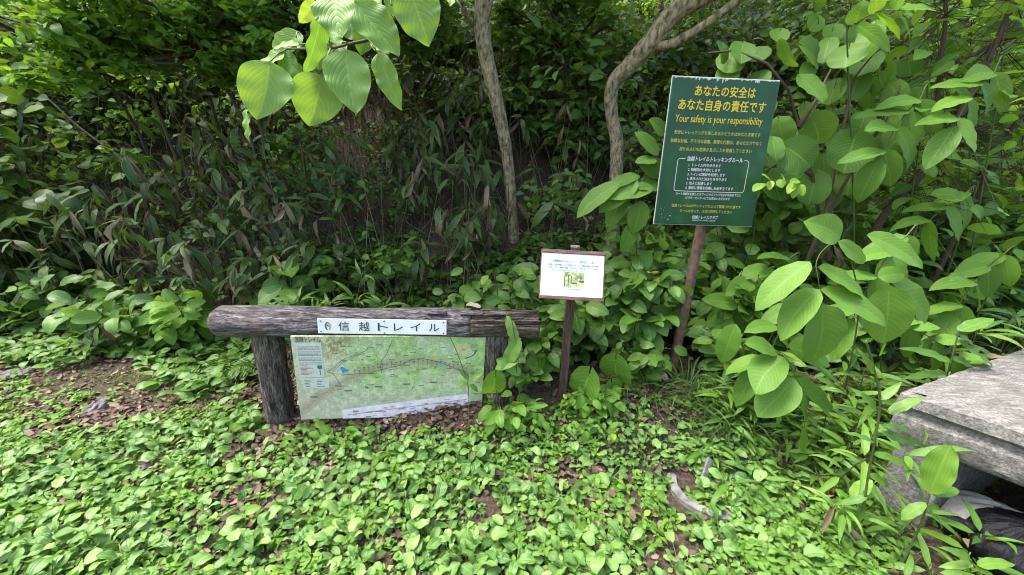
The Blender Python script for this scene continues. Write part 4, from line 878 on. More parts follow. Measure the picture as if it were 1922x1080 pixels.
# leafy undergrowth covering the rest of the slope
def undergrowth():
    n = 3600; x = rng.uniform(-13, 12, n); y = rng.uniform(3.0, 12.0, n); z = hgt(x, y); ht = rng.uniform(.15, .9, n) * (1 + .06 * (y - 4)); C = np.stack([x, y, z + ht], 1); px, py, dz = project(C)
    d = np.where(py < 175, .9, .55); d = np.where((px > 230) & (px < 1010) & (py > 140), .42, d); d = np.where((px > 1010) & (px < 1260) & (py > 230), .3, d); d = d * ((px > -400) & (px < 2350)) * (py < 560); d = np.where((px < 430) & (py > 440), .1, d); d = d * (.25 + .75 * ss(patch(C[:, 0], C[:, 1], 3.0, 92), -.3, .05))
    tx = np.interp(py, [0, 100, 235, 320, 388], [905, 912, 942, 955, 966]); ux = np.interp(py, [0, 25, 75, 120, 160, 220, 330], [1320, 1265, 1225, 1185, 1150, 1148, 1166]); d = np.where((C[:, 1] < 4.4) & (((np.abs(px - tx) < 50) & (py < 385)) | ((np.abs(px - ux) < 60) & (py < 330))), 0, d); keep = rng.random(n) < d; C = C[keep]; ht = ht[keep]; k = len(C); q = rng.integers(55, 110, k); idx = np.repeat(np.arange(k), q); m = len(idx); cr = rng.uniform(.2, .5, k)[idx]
    P = C[idx] + nrm(rng.normal(0, 1, (m, 3))) * (cr * rng.random(m) ** .45)[:, None] * [1, 1, .6]; P[:, 2] = np.maximum(P[:, 2], hgt(P[:, 0], P[:, 1]) + .02); mi = ((rng.random(k) < .45) & ~((C[:, 0] > -3.5) & (C[:, 0] < .3) & (C[:, 2] < 2.3) & (rng.random(k) < .6)))[idx]  # fewer mid green leaves in the hollow, so its shade is painted darker
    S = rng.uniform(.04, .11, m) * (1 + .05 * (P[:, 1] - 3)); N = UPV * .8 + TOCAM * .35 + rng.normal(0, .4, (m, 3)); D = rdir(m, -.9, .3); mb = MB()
    mi = np.where((P[:, 1] > 3.6) & (rng.random(m) < np.where(P[:, 0] < -3, .55, .3)), 3, mi)  # bright leaves farther up and at left paint the stronger light there
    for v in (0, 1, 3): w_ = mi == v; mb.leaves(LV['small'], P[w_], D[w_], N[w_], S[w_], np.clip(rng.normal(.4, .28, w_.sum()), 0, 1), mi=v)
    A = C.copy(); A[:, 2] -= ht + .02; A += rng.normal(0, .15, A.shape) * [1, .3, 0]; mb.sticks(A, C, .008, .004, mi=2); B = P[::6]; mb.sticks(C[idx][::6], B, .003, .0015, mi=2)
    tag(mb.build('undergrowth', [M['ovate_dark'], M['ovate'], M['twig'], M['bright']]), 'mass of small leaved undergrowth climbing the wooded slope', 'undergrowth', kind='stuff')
undergrowth()
# broadleaf shrubs on the bank, by where they stand
SH = [
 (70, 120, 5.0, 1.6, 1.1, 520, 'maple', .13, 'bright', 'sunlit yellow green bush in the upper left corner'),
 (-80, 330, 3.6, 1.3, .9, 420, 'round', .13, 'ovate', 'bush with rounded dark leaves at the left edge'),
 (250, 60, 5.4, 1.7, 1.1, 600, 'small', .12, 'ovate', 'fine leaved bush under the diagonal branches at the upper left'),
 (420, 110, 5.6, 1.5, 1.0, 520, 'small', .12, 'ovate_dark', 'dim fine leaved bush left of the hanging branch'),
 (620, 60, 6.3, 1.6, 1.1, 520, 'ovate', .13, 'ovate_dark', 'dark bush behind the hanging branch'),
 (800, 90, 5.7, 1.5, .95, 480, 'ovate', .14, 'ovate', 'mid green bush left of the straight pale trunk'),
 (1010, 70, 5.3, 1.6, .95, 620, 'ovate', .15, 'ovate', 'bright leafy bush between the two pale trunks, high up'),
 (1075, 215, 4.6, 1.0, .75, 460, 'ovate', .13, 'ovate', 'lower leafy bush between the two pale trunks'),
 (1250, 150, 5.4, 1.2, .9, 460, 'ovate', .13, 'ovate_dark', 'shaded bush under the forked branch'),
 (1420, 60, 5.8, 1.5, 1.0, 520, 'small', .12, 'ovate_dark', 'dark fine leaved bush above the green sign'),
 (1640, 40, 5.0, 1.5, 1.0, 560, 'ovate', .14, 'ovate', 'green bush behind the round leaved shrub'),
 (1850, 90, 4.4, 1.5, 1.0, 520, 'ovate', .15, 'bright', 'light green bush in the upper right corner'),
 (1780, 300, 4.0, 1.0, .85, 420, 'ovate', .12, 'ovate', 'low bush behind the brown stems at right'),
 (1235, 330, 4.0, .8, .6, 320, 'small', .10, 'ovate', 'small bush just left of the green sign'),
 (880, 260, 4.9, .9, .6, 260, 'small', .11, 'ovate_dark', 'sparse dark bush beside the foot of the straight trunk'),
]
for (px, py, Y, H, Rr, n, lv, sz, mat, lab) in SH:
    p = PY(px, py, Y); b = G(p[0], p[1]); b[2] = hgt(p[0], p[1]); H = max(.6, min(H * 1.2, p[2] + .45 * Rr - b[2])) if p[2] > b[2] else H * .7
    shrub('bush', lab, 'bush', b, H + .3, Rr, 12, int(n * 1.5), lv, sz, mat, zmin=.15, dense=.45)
# long bare branches slanting through the upper left
for (pts, lab) in (((( 430, 175), (330, 120), (250, 60), (190, -40)), 'long dark bare branch slanting across the upper left leaves'), (((450, 150), (330, 40), (270, -30)), 'second dark branch slanting down towards the hanging leaves'), (((260, 330), (150, 240), (60, 165), (-60, 120)), 'dark bare branch low at the left, dipping into the bamboo'), (((240, 85), (120, 50), (20, 10), (-60, -20)), 'brown branch along the top left corner')):
    Yb = 3.9; P_ = [PY(x, y, Yb + .25 * i) for i, (x, y) in enumerate(pts)]; b = G(P_[0][0] + .25, P_[0][1] + .1)
    root = thing('bare_branch_sapling', lab, 'sapling', b); trunk(root, [b - [0, 0, .1]] + P_, [.014] + list(np.linspace(.013, .006, len(P_))), M['bark_dark'], 'stem', 8)
    pp = np.concatenate([np.linspace(P_[i], P_[i + 1], 12) for i in range(len(P_) - 1)]); e = pp + rdir(len(pp), -.3, .7) * rng.uniform(.1, .4, (len(pp), 1)); st = MB(); st.sticks(pp, e, .005, .002); st.build('twigs', M['twig'], root)
    MB().leaves(LV['maple'], np.repeat(e, 2, 0), rdir(2 * len(e), -.6, .2), UPV + TOCAM * .3 + rng.normal(0, .3, (2 * len(e), 3)), rng.uniform(.07, .13, 2 * len(e))).build('foliage', M['ovate'], root)
# single dwarf bamboo plants one can pick out
for (px, py, Y, H, n, sz, lab) in ((503, 385, 3.15, .62, 2, .24, 'drooping dwarf bamboo with half withered tan edged leaves above the beam'), (722, 490, 2.75, .48, 2, .23, 'dark dwarf bamboo with broad leaf fan hanging just above the name plate'), (860, 275, 3.5, .85, 2, .24, 'dwarf bamboo with long narrow leaves left of the straight trunk'), (230, 240, 3.7, .95, 3, .27, 'dwarf bamboo with big blue green hanging leaves in the shade at left'), (195, 255, 3.5, .85, 2, .28, 'dwarf bamboo with brown and striped withered leaves at left'), (215, 565, 2.75, .36, 1, .2, 'grey green dwarf bamboo poking out of the left herbs'), (620, 235, 3.7, 1.0, 3, .24, 'tall dim dwarf bamboo below the hanging leaves'), (770, 440, 3.1, .6, 3, .2, 'thin stemmed dwarf bamboo between beam and straight trunk'), (1010, 520, 2.7, .45, 2, .2, 'dwarf bamboo with young upright leaves behind the notice'), (420, 250, 3.8, .9, 3, .25, 'dark dwarf bamboo beneath the curled hanging leaf'), (120, 380, 3.4, .7, 3, .22, 'shiny dwarf bamboo near the left edge of the thicket')):
    p = PY(px, py, Y); b = G(p[0], p[1]); sasa(b, max(.25, p[2] - b[2]), n, lab, 'dwarf bamboo plants on the shady bank', sz)
# young light green bamboo shoots and grass behind the beam
for (px, py, Y, H, lab) in ((560, 560, 2.45, .32, 'light green bamboo shoot behind the left half of the beam'), (610, 520, 2.6, .35, 'upright young bamboo shoot with pale leaves behind the beam centre'), (690, 545, 2.4, .3, 'young bamboo shoot touching the beam above the name plate'), (940, 545, 2.5, .3, 'young bamboo shoot behind the rotten beam end')):
    p = PY(px, py, Y); b = G(p[0], p[1]); sasa(b, max(.28, p[2] - b[2]), 4, lab, 'young bamboo shoots behind the beam', .15, 'bamboo', 'bamboo', droop=(-.2, 1.2), spread=.09, name='bamboo_shoot', cat='bamboo shoot', dry=.05)
# broad leaved herbs and bushes around the signs
HB = [
 (1000, 715, 2.12, .22, .2, 60, .10, 'ovate_hi', 'ovate', 'small leafy plant between the right log post and the notice post'),
 (1195, 725, 2.2, .24, .2, 60, .10, 'ovate_hi', 'ovate', 'small leafy plant left of the rusty pole base'),
 (950, 765, 1.86, .16, .16, 44, .08, 'ovate_hi', 'bright', 'bright little plant in front of the right log post'),
 (1390, 700, 2.1, .35, .26, 80, .11, 'ovate_hi', 'ovate', 'leafy plant right of the grass tufts'),
 (1110, 770, 1.95, .15, .16, 44, .08, 'ovate_hi', 'bright', 'bright little plant below the toothed leaves'),
 (930, 520, 2.5, .34, .30, 70, .12, 'ovate_hi', 'ovate', 'leafy herb spilling over the rotten end of the beam'),
 (1090, 690, 2.45, .62, .34, 150, .13, 'ovate_hi', 'ovate', 'dense green bush directly behind the notice post'),
 (1180, 640, 2.5, .72, .36, 170, .13, 'ovate_hi', 'ovate', 'dense green bush between the notice and the rusty pole'),
 (1150, 560, 2.9, .75, .42, 190, .14, 'ovate_hi', 'ovate', 'taller leafy bush behind the notice, left of the green sign'),
 (1010, 640, 2.35, .5, .25, 90, .12, 'ovate_hi', 'ovate', 'leafy bush at the right end of the beam'),
 (1330, 640, 2.65, .6, .38, 150, .14, 'ovate_hi', 'ovate', 'green bush behind the rusty pole'),
 (1420, 560, 2.9, .75, .45, 170, .15, 'ovate_hi', 'ovate', 'leafy bush under the lower right corner of the green sign'),
 (1850, 400, 3.3, .9, .6, 240, .14, 'ovate_hi', 'bright', 'light green bush at the right edge between the slanting stems'),
 (1900, 560, 2.9, .7, .5, 200, .13, 'ovate_hi', 'ovate', 'leafy bush at the right edge above the bench top'),
 (1680, 330, 3.4, 1.0, .6, 240, .13, 'ovate_hi', 'bright', 'yellow green bush seen through the brown stems'),
 (1480, 640, 2.5, .5, .35, 120, .13, 'ovate_hi', 'ovate', 'green plant right behind the paired leaflets'),
 (1640, 640, 2.4, .5, .4, 130, .12, 'ovate', 'ovate', 'low green plant between the leaflets and the bench'),
 (1250, 470, 3.1, .8, .5, 200, .14, 'ovate_hi', 'ovate', 'leafy bush behind the lower left corner of the green sign'),
 (1560, 520, 2.9, .6, .45, 150, .13, 'ovate', 'ovate', 'green undergrowth bush behind the compound leaves'),
 (1750, 470, 2.9, .7, .5, 170, .13, 'ovate', 'bright', 'yellow green bush left of the bench top'),
 (60, 520, 3.3, .5, .5, 170, .15, 'ovate_hi', 'ovate', 'leafy plant with broad leaves at the left edge'),
 (150, 560, 3.05, .42, .42, 150, .14, 'ovate_hi', 'ovate', 'broad leaved plant on the bank foot, second from the left edge'),
 (265, 560, 2.85, .38, .36, 130, .14, 'ovate_hi', 'ovate', 'broad leaved plant next to the bare litter slope at left'),
 (340, 575, 2.75, .34, .28, 80, .13, 'ovate_hi', 'bright', 'light green broad leaved plant just left of the beam end'),
 (20, 400, 3.4, .6, .45, 170, .14, 'round', 'ovate_dark', 'dark round leaved plant low in the left shade'),
 (545, 510, 2.85, .3, .26, 60, .14, 'maple', 'ovate', 'lobed leaved seedling between left beam end and dry bamboo'),
]
for (px, py, Y, H, Rr, n, sz, lv, mat, lab) in HB:
    p = PY(px, py, Y); b = G(p[0], p[1]); top = max(H, p[2] - b[2] + Rr * .4); shrub('leafy_plant', lab, 'plant', b, top, Rr, 8, int(n * 1.7), lv, sz, mat, stem='stem', zmin=.1, up=.9, cam_=.5, srad=.005, dense=.4)
for (px, py, Y, lab) in ((452, 690, 1.78, 'bright small herb growing beside the left log post'), (630, 768, 1.72, 'small leafy weed at the foot of the map panel'), (1075, 745, 1.95, 'low weed at the base of the notice post'), (985, 770, 1.8, 'leafy weed left of the notice post'), (1120, 790, 1.75, 'rounded weed right of the notice post'), (560, 765, 1.74, 'weed growing against the left post foot')):
    b = at(px, py, Y); b = G(b[0], Y); shrub('weed', lab, 'weed', b, .12, .10, 4, 26, 'ovate', .055, 'bright', stem='stem', zmin=.05, srad=.002, dense=.5)
# tall thin weeds leaning over the right end of the map
def stalk_plant(name, label, cat, pts, leaves, mat, lv, Y, rad=.003):
    P_ = [PY(x, y, Y) for x, y in pts]; b = P_[0].copy(); b[2] = hgt(b[0], b[1]); root = thing(name, label, cat, b); trunk(root, [b - [0, 0, .03]] + P_, [rad] * 2 + [rad * .8] * (len(P_) - 1), M['stem'], 'stem', 6, 0)
    for (x0, y0, x1, y1, wd) in leaves: hero_leaf(root, (x0, y0), (x1, y1), wd, Y, mat, lv_p=lv, name='leaf')
    return root
def hero_leaf(parent, bp, tp, wpx, Y, mat, lv_p=(.5, .75, .12), face=.55, dY=0., name='leaf', tint=None, droop=None, nu=8, nv=14, seed=None, roll=0., lab=None, wave=.02, fold=.18):
    a = PY(bp[0], bp[1], Y); b = PY(tp[0], tp[1], Y + dY); D = b - a; Ln = np.linalg.norm(D); mid = (a + b) / 2; dep = (mid - EYE) @ FW; wd = wpx / F * dep
    sd = seed if seed is not None else int(rng.integers(1e6)); r = np.random.default_rng(sd)
    dr = r.uniform(.15, .7) if droop is None else droop
    v = leaf_variant(wd / Ln, lv_p[0], lv_p[1], nu, nv, dr, fold, wave, 3, lv_p[2], 0, sd)
    vv = v[0].copy(); tipv = vv[-(nu + 1) // 2 - 0]; L2 = np.hypot(tipv[1], tipv[2]) if np.hypot(tipv[1], tipv[2]) > .5 else 1
    vv[:, 1:] /= max(L2, .5); N = nrm(EYE - mid) * face + UPV * (1 - face) + r.normal(0, .12, 3)
    if roll: N = N + np.cross(nrm(D), nrm(EYE - mid)) * roll
    mb = MB().leaves([(vv, v[1], v[2])], a[None], D[None], N[None], Ln, [r.uniform(.2, .9) if tint is None else tint]); o = mb.build(name, M[mat] if isinstance(mat, str) else mat, parent)
    if lab: o['label'] = lab
    return o
OV = (.5, .75, .12)
stalk_plant('climbing_weed', 'thin stemmed weed with blue green arrow leaves in front of the right post', 'weed', [(975, 745), (970, 700), (968, 650), (960, 600), (950, 590)], [(968, 640, 950, 596, 21), (972, 640, 950, 690, 27), (968, 675, 925, 688, 28), (972, 700, 936, 668, 23)], 'dogwood', (.42, .6, .3), 1.86)
stalk_plant('climbing_weed', 'thin bent stem with small leaves hanging across the map', 'weed', [(880, 755), (878, 720), (868, 690), (855, 655), (842, 628)], [(880, 712, 862, 690, 12), (884, 715, 905, 698, 10), (880, 725, 858, 712, 9), (882, 722, 900, 735, 10)], 'bamboo', (.5, .9, 0), 1.76, .0022)
# butterbur like round leaves by the posts
for (px, py, tx, ty, wd, Y, lab) in ((930, 706, 926, 750, 42, 1.8, 'large rounded leaf by the right post of the board'), (1105, 705, 1092, 752, 62, 1.95, 'heart shaped leaf with toothed edge right of the notice post'), (1155, 680, 1150, 722, 60, 2.05, 'round toothed leaf behind the heart shaped one'), (1148, 722, 1150, 752, 46, 2.0, 'small round leaf below the toothed pair')):
    b = PY(px, py, Y); g0 = G(b[0], b[1] + .03); root = thing('butterbur', lab, 'plant', g0); hero_leaf(root, (px, py), (tx, ty), wd * 1.05, Y, 'bright', (.36, .42, .3), .6, tint=.3); MB().tube([g0 - [0, 0, .02], (g0 + b) / 2 + [.01, .02, .02], b], [.003, .003, .002], 6).build('stalk', M['stem'], root)
for (px, py, n, h, r_, lab) in ((1220, 745, 110, .22, .09, 'grass tuft left of the rusty pole foot'), (1290, 740, 150, .27, .11, 'thick grass tuft around the foot of the rusty pole'), (1350, 770, 150, .25, .12, 'grass tuft right of the rusty pole foot'), (1400, 800, 120, .24, .10, 'rightmost dark grass tuft below the compound leaves'), (1185, 725, 70, .22, .07, 'sparse grass tuft nearest the toothed leaves'), (440, 745, 90, .10, .10, 'short yellowish grass tuft left of the left log post')):
    grass_tuft(at(px, py), n, h, r_, lab, group='grass tufts by the posts' if px > 1000 else None, mat=M['moss'] if px < 500 else None, lv='blade' if px > 500 else 'fine')
# ferns
def fern(c, n, Ln, label, lean=0):
    root = thing('fern', label, 'fern', c); st = MB(); fo = MB()
    for k in range(n):
        a = k * 2.4 + rng.normal(0, .2); d = np.array([math.cos(a), math.sin(a), 0]); t = np.linspace(0, 1, 16)[:, None]; C = np.asarray(c) + d * t * Ln * .9 + UPV * (t * .9 - t * t * .65) * Ln; st.tube(C, np.linspace(.0025, .0008, 16), 4, tint=.6)
        s_ = np.cross(UPV, d); j = np.arange(2, 16); lw = Ln * .34 * np.sin(np.pi * np.clip(j / 16, 0, 1)) ** .8 + .01
        for sg in (-1, 1): fo.leaves(LV['small'], C[j], s_ * sg + d * .35 - UPV * .15, UPV + rng.normal(0, .1, (14, 3)), lw, wscale=.55)
    st.build('stems', M['stem'], root); fo.build('fronds', M['ovate'], root)
fern(at(395, 618, 2.35), 8, .26, 'small fern beside the left end of the beam'); fern(at(690, 400, 3.4), 7, .4, 'dark fern in the shade above the middle of the beam'); fern(at(935, 455, 3.1), 7, .32, 'fern below the foot of the straight trunk')

# ------------------------------------------------------------------ branch with big ribbed leaves hanging in from the top
Yo = .92; hb = thing('overhanging_branch', 'branch of large ribbed light green leaves hanging in from the top edge', 'branch', PY(700, -40, Yo))
start = tp[-3]; T_ = [start, (start + PY(800, -160, Yo + .5)) / 2 + [0, -.2, .4], PY(800, -160, Yo + .4), PY(772, -20, Yo + .06), PY(752, 22, Yo + .03), PY(700, 70, Yo + .02), PY(660, 82, Yo + .02), PY(618, 92, Yo + .02)]
trunk(hb, T_, [.014, .011, .008, .005, .0042, .0035, .003, .0022], M['twig'], 'twig', 8, .01)
DW = (.52, .86, .03)
HL = [((505, 118), (497, 228), 92, -.10, .7, .62, 0), ((535, 97), (470, 152), 44, .05, .9, .35, .5), ((461, 205), (476, 266), 15, -.08, .75, .5, 1.2), ((603, 34), (588, 145), 52, -.06, .2, .75, -.7), ((562, 84), (508, 81), 30, .02, .5, .4, .3), ((525, 100), (574, 148), 40, .05, .15, .7, .4), ((626, -8), (641, 84), 82, -.05, .55, .6, .1), ((666, 4), (744, 98), 80, -.02, .45, .6, -.2), ((604, 143), (582, 242), 90, -.08, .7, .65, 0), ((650, 97), (657, 215), 82, -.07, .75, .6, 0), ((708, 100), (753, 204), 44, -.02, .85, .7, .5), ((768, -18), (809, 72), 88, -.02, .5, .6, 0), ((700, 76), (734, 107), 28, .05, .95, .5, .2), ((690, 48), (672, 97), 42, .06, .1, .6, 0), ((592, 4), (568, 46), 30, .07, 1.0, .5, -.3), ((616, 62), (640, 88), 30, .06, .9, .5, .2), ((730, -6), (744, 28), 28, .07, .95, .5, 0), ((608, 72), (592, 128), 46, .06, .1, .6, 0), ((660, -10), (640, 22), 40, .08, .3, .5, 0), ((650, 30), (690, 70), 60, .09, .3, .5, .3), ((560, 60), (530, 112), 44, .08, .7, .4, .2), ((720, -30), (700, 30), 50, .06, .8, .5, 0), ((640, 85), (625, 150), 50, .07, .2, .6, .2), ((560, 120), (520, 175), 40, .06, .2, .6, 0), ((845, -12), (852, 14), 22, .02, .6, .5, 0)]
node = [(540, 92), (556, 88), (490, 150), (618, 60), (600, 88), (556, 90), (640, 20), (690, 30), (620, 92), (652, 88), (690, 72), (765, -20), (700, 70), (700, 60), (600, 20), (618, 80), (735, 10), (618, 85), (680, 10), (660, 30), (556, 70), (740, -30), (650, 80), (556, 100), (820, -20)]
for (bp, tp_, wd, dy, ti, fc, rl), nd in zip(HL, node):
    hero_leaf(hb, bp, tp_, wd, Yo + dy, 'dogwood', DW, fc, dY=-.02, tint=ti, nu=12, nv=24, roll=rl, wave=.03, fold=.26, droop=.22)
    a = PY(nd[0], nd[1], Yo + .015); b = PY(bp[0], bp[1], Yo + dy); MB().tube([a, (a + b) / 2 + [0, 0, .004], b], [.0018, .0016, .0014], 6, tint=.9).build('leaf_stalk', M['stem'], hb)
MB().tube([PY(618, 92, Yo + .02), PY(575, 92, Yo), PY(540, 92, Yo - .02)], [.0022, .002, .0018], 6, tint=.7).build('side_twig', M['stem'], hb)
MB().tube([PY(845, -12, Yo + .02), PY(858, 2, Yo), PY(872, 24, Yo)], [.002, .002, .002], 6, tint=.9).build('side_twig', M['stem'], hb)

# ------------------------------------------------------------------ big shrub with round leaves right of the green sign
Yv = 2.55; vb = G(PY(1545, 420, Yv)[0], Yv + .15); vs = thing('round_leaved_shrub', 'tall shrub with big round veined leaves behind and right of the green sign', 'shrub', vb)
st = MB(); V0 = vb - [0, 0, .05]
for pts in (((1540, 420), (1525, 330), (1500, 240), (1480, 170), (1440, 120), (1380, 95), (1330, 100)), ((1550, 400), (1570, 300), (1590, 210), (1600, 150), (1640, 100), (1700, 60)), ((1545, 420), (1610, 300), (1660, 230), (1690, 160)), ((1525, 330), (1480, 300), (1440, 290)), ((1500, 240), (1530, 190), (1560, 130))):
    C = np.array([PY(x, y, Yv + .1 * math.sin(i + x)) for i, (x, y) in enumerate(pts)]); st.tube(np.concatenate([[V0], C]) if pts[0][1] >= 400 else C, np.linspace(.013, .005, len(C) + (pts[0][1] >= 400)), 7)
RL = [(325, 475, 170, 150), (520, 775, 200, 175), (270, 795, 175, 145), (372, 665, 165, 130), (345, 270, 170, 115), (510, 305, 155, 100), (770, 700, 150, 130), (310, 385, 105, 80), (140, 755, 90, 95), (335, 965, 145, 145), (225, 275, 105, 140), (600, 330, 150, 90), (720, 340, 150, 100), (690, 430, 100, 90), (525, 910, 150, 115), (180, 670, 120, 110), (250, 690, 110, 105), (490, 580, 110, 105), (590, 625, 110, 80), (300, 590, 125, 90), (705, 750, 130, 150), (60, 300, 130, 80), (640, 220, 120, 170), (-60, 320, 140, 110), (830, 345, 100, 80), (790, 590, 150, 110), (680, 50, 90, 105), (365, 20, 80, 60), (350, 120, 100, 60), (440, 170, 95, 65), (560, 190, 110, 80), (-130, 275, 110, 80), (-20, 260, 120, 70), (160, 200, 90, 80), (410, 250, 90, 90), (440, 470, 110, 100), (620, 500, 120, 100), (400, 860, 120, 110), (200, 880, 130, 110), (640, 880, 110, 110), (460, 700, 110, 110), (90, 560, 90, 100), (560, 420, 120, 90), (870, 470, 90, 80), (760, 480, 100, 90), (150, 960, 120, 110), (430, 1010, 130, 120), (-90, 380, 110, 90), (60, 400, 100, 80), (820, 760, 80, 80)]
r2 = np.random.default_rng(17)
for i, (cx_, cy_, ww, hh) in enumerate(RL):
    x, y = 1400 + cx_ / 2.7, cy_ / 2.7; w_, h_ = ww / 2.7, hh / 2.7; a = r2.normal(0, .5); front = i < 11 or i in (15, 22)
    dx, dy_ = math.sin(a) * h_ * .55, math.cos(a) * h_ * .55; Yl = Yv + (-.12 if front else .12) + r2.uniform(-.08, .1)
    hero_leaf(vs, (x - dx, y - dy_), (x + dx, y + dy_), w_ * 1.05, Yl, 'viburnum' if i not in (22, 25, 26, 28) else 'bright', (.42, .5, .2), r2.uniform(.45, .75) if front else r2.uniform(.15, .6), dY=r2.uniform(-.12, .02), nu=8, nv=10, wave=.02, fold=.16, roll=r2.normal(0, .22), tint=r2.uniform(.1, .95))
    a_ = PY(x - dx, y - dy_, Yl); e_ = PY(x - dx + (1540 - x) * .15, y - dy_ + 12 - 6 * r2.random(), Yv + .12); st.tube([a_, (a_ + e_) / 2 + [0, 0, .01], e_], [.0016, .002, .0024], 5, tint=.2)
st.build('branches', M['twig'], vs)
n = 420; P = np.stack([rng.uniform(-.42, .62, n), rng.uniform(.1, .7, n), rng.uniform(.25, 1.45, n)], 1) + vb; MB().leaves(LV['round'], P, rdir(n, -1.2, .1), UPV * .6 + TOCAM * .6 + rng.normal(0, .35, (n, 3)), rng.uniform(.08, .16, n)).build('inner_foliage', M['ovate'], vs)

# compound leaved saplings in front
cp = thing('compound_leaved_sapling', 'sapling with one big spray of paired oval leaflets right of the green sign', 'sapling', G(PY(1600, 760, 1.9)[0], 1.95)); Yc = 1.72
def spray(root, stem_pts, leaflets, Y, base, mat='compound', rad=.004):
    C = [np.asarray(base, float) - [0, 0, .03]] + [PY(x, y, Y + dy) for x, y, dy in stem_pts]; trunk(root, C, np.linspace(rad, rad * .4, len(C)), M['stem'], 'stem', 7, 0)
    for (bx, by, tx, ty, wd, dy, ti) in leaflets: hero_leaf(root, (bx, by), (tx, ty), wd, Y + dy, mat, (.55, .78, .06), .5, dY=-.03, nu=8, nv=12, tint=ti, wave=.012, fold=.16, droop=.35, name='leaflet')
spray(cp, [(1610, 600, .15), (1600, 500, .12), (1575, 455, .08), (1545, 470, .03), (1532, 495, .0), (1535, 520, -.02), (1543, 575, -.04)], [(1576, 446, 1530, 402, 60, .02, .6), (1575, 454, 1657, 501, 34, .0, .8), (1630, 441, 1726, 504, 46, .06, .5), (1519, 494, 1404, 560, 52, -.02, .6), (1537, 503, 1640, 549, 46, .0, .5), (1535, 545, 1442, 619, 56, -.04, .6), (1542, 545, 1660, 608, 50, -.03, .45), (1544, 577, 1560, 690, 86, -.08, .55), (1669, 540, 1666, 655, 74, .0, .5), (1676, 530, 1802, 590, 58, .05, .45), (1650, 520, 1700, 512, 34, .08, .4)], Yc, cp.location)
cl_ = thing('compound_leaved_sapling', 'lower sapling with dark hanging leaflets above the dry bamboo litter', 'sapling', G(PY(1480, 800, 1.75)[0], 1.85))
spray(cl_, [(1470, 745, .15), (1462, 670, .1), (1475, 672, .05), (1490, 700, .02), (1502, 738, .0)], [(1470, 674, 1400, 726, 66, .0, .3), (1489, 713, 1430, 789, 64, -.03, .4), (1505, 743, 1555, 853, 76, -.06, .4), (1496, 713, 1590, 795, 50, .03, .3), (1480, 651, 1550, 690, 52, .05, .15), (1535, 692, 1606, 718, 32, .04, .3), (1455, 660, 1400, 640, 40, .06, .3), (1380, 610, 1345, 690, 40, .1, .25)], 1.68, cl_.location)
lf = thing('compound_leaved_sapling', 'sapling left of the green sign with a fan of long pale leaves', 'sapling', G(PY(1200, 560, 2.5)[0], 2.55))
spray(lf, [(1195, 460, .05), (1190, 390, .0), (1200, 350, 0), (1215, 320, 0)], [(1160, 345, 1072, 392, 40, -.03, .7), (1195, 340, 1125, 400, 44, -.02, .75), (1180, 350, 1130, 430, 40, .02, .6), (1225, 352, 1128, 380, 36, -.04, .8), (1238, 350, 1180, 352, 42, .04, .5), (1200, 330, 1128, 350, 34, .03, .4), (1205, 380, 1190, 440, 38, -.05, .7), (1222, 395, 1135, 412, 38, .05, .6), (1185, 420, 1178, 476, 34, -.02, .8), (1230, 300, 1195, 305, 30, .04, .6), (1240, 330, 1205, 290, 38, .06, .5), (1235, 290, 1205, 240, 40, .08, .5), (1245, 250, 1215, 225, 36, .08, .5)], 2.42, lf.location, 'viburnum')
vn = thing('vine_tip', 'pale young vine tip with small paired leaves at the right edge of the green sign', 'vine', G(PY(1400, 480, 2.35)[0], 2.6))
spray(vn, [(1405, 480, .1), (1418, 370, -.05), (1440, 345, -.1), (1465, 340, -.12), (1500, 345, -.1)], [(1435, 345, 1412, 350, 18, -.12, .9), (1445, 338, 1430, 330, 14, -.12, .9), (1448, 340, 1442, 356, 13, -.12, 1), (1462, 338, 1470, 352, 16, -.13, .9), (1470, 338, 1458, 330, 12, -.13, 1), (1490, 343, 1478, 362, 15, -.12, 1), (1495, 345, 1490, 372, 16, -.12, .9), (1503, 347, 1506, 368, 14, -.12, 1), (1500, 340, 1484, 340, 14, -.12, .9)], 2.25, vn.location, 'bright', .0025)

# arching sprays of paired pointed leaflets filling the space between sign and bench
def pinnate(x0, y0, x1, y1, Y, pairs, wd, ln, mat, label, sag=40):
    b = G(PY((x0 + x1) / 2, 700, Y)[0], Y + .15); root = thing('compound_leaved_sapling', label, 'sapling', b); t = np.linspace(0, 1, 7); xs = x0 + (x1 - x0) * t; ys = y0 + (y1 - y0) * t - sag * 4 * t * (1 - t) * .5
    C = [b - [0, 0, .03], (b + PY(x0, y0, Y + .05)) / 2 + [.02, .03, .05]] + [PY(x, y, Y - .03 * i) for i, (x, y) in enumerate(zip(xs, ys))]; trunk(root, C, np.linspace(.005, .0016, len(C)), M['stem'], 'stem', 7, 0)
    dx, dy = nrm(np.array([x1 - x0, y1 - y0]))
    for k in range(pairs):
        tt = .15 + .75 * k / max(pairs - 1, 1); x = np.interp(tt, t, xs); y = np.interp(tt, t, ys)
        for sg in (-1, 1):
            a = math.radians(58 + rng.normal(0, 8)) * sg; ex = dx * math.cos(a) - dy * math.sin(a); ey = dx * math.sin(a) + dy * math.cos(a); L_ = ln * rng.uniform(.8, 1.1)
            hero_leaf(root, (x, y), (x + ex * L_, y + ey * L_ * .75 + L_ * .22), wd * rng.uniform(.85, 1.1), Y - .03 * tt * 6, mat, (.55, .85, .06), .42, dY=-.03, nu=6, nv=9, wave=.015, fold=.18, name='leaflet')
    hero_leaf(root, (x1, y1), (x1 + dx * ln, y1 + dy * ln + ln * .2), wd * 1.15, Y - .18, mat, (.55, .85, .06), .45, dY=-.03, nu=6, nv=9, name='leaflet')
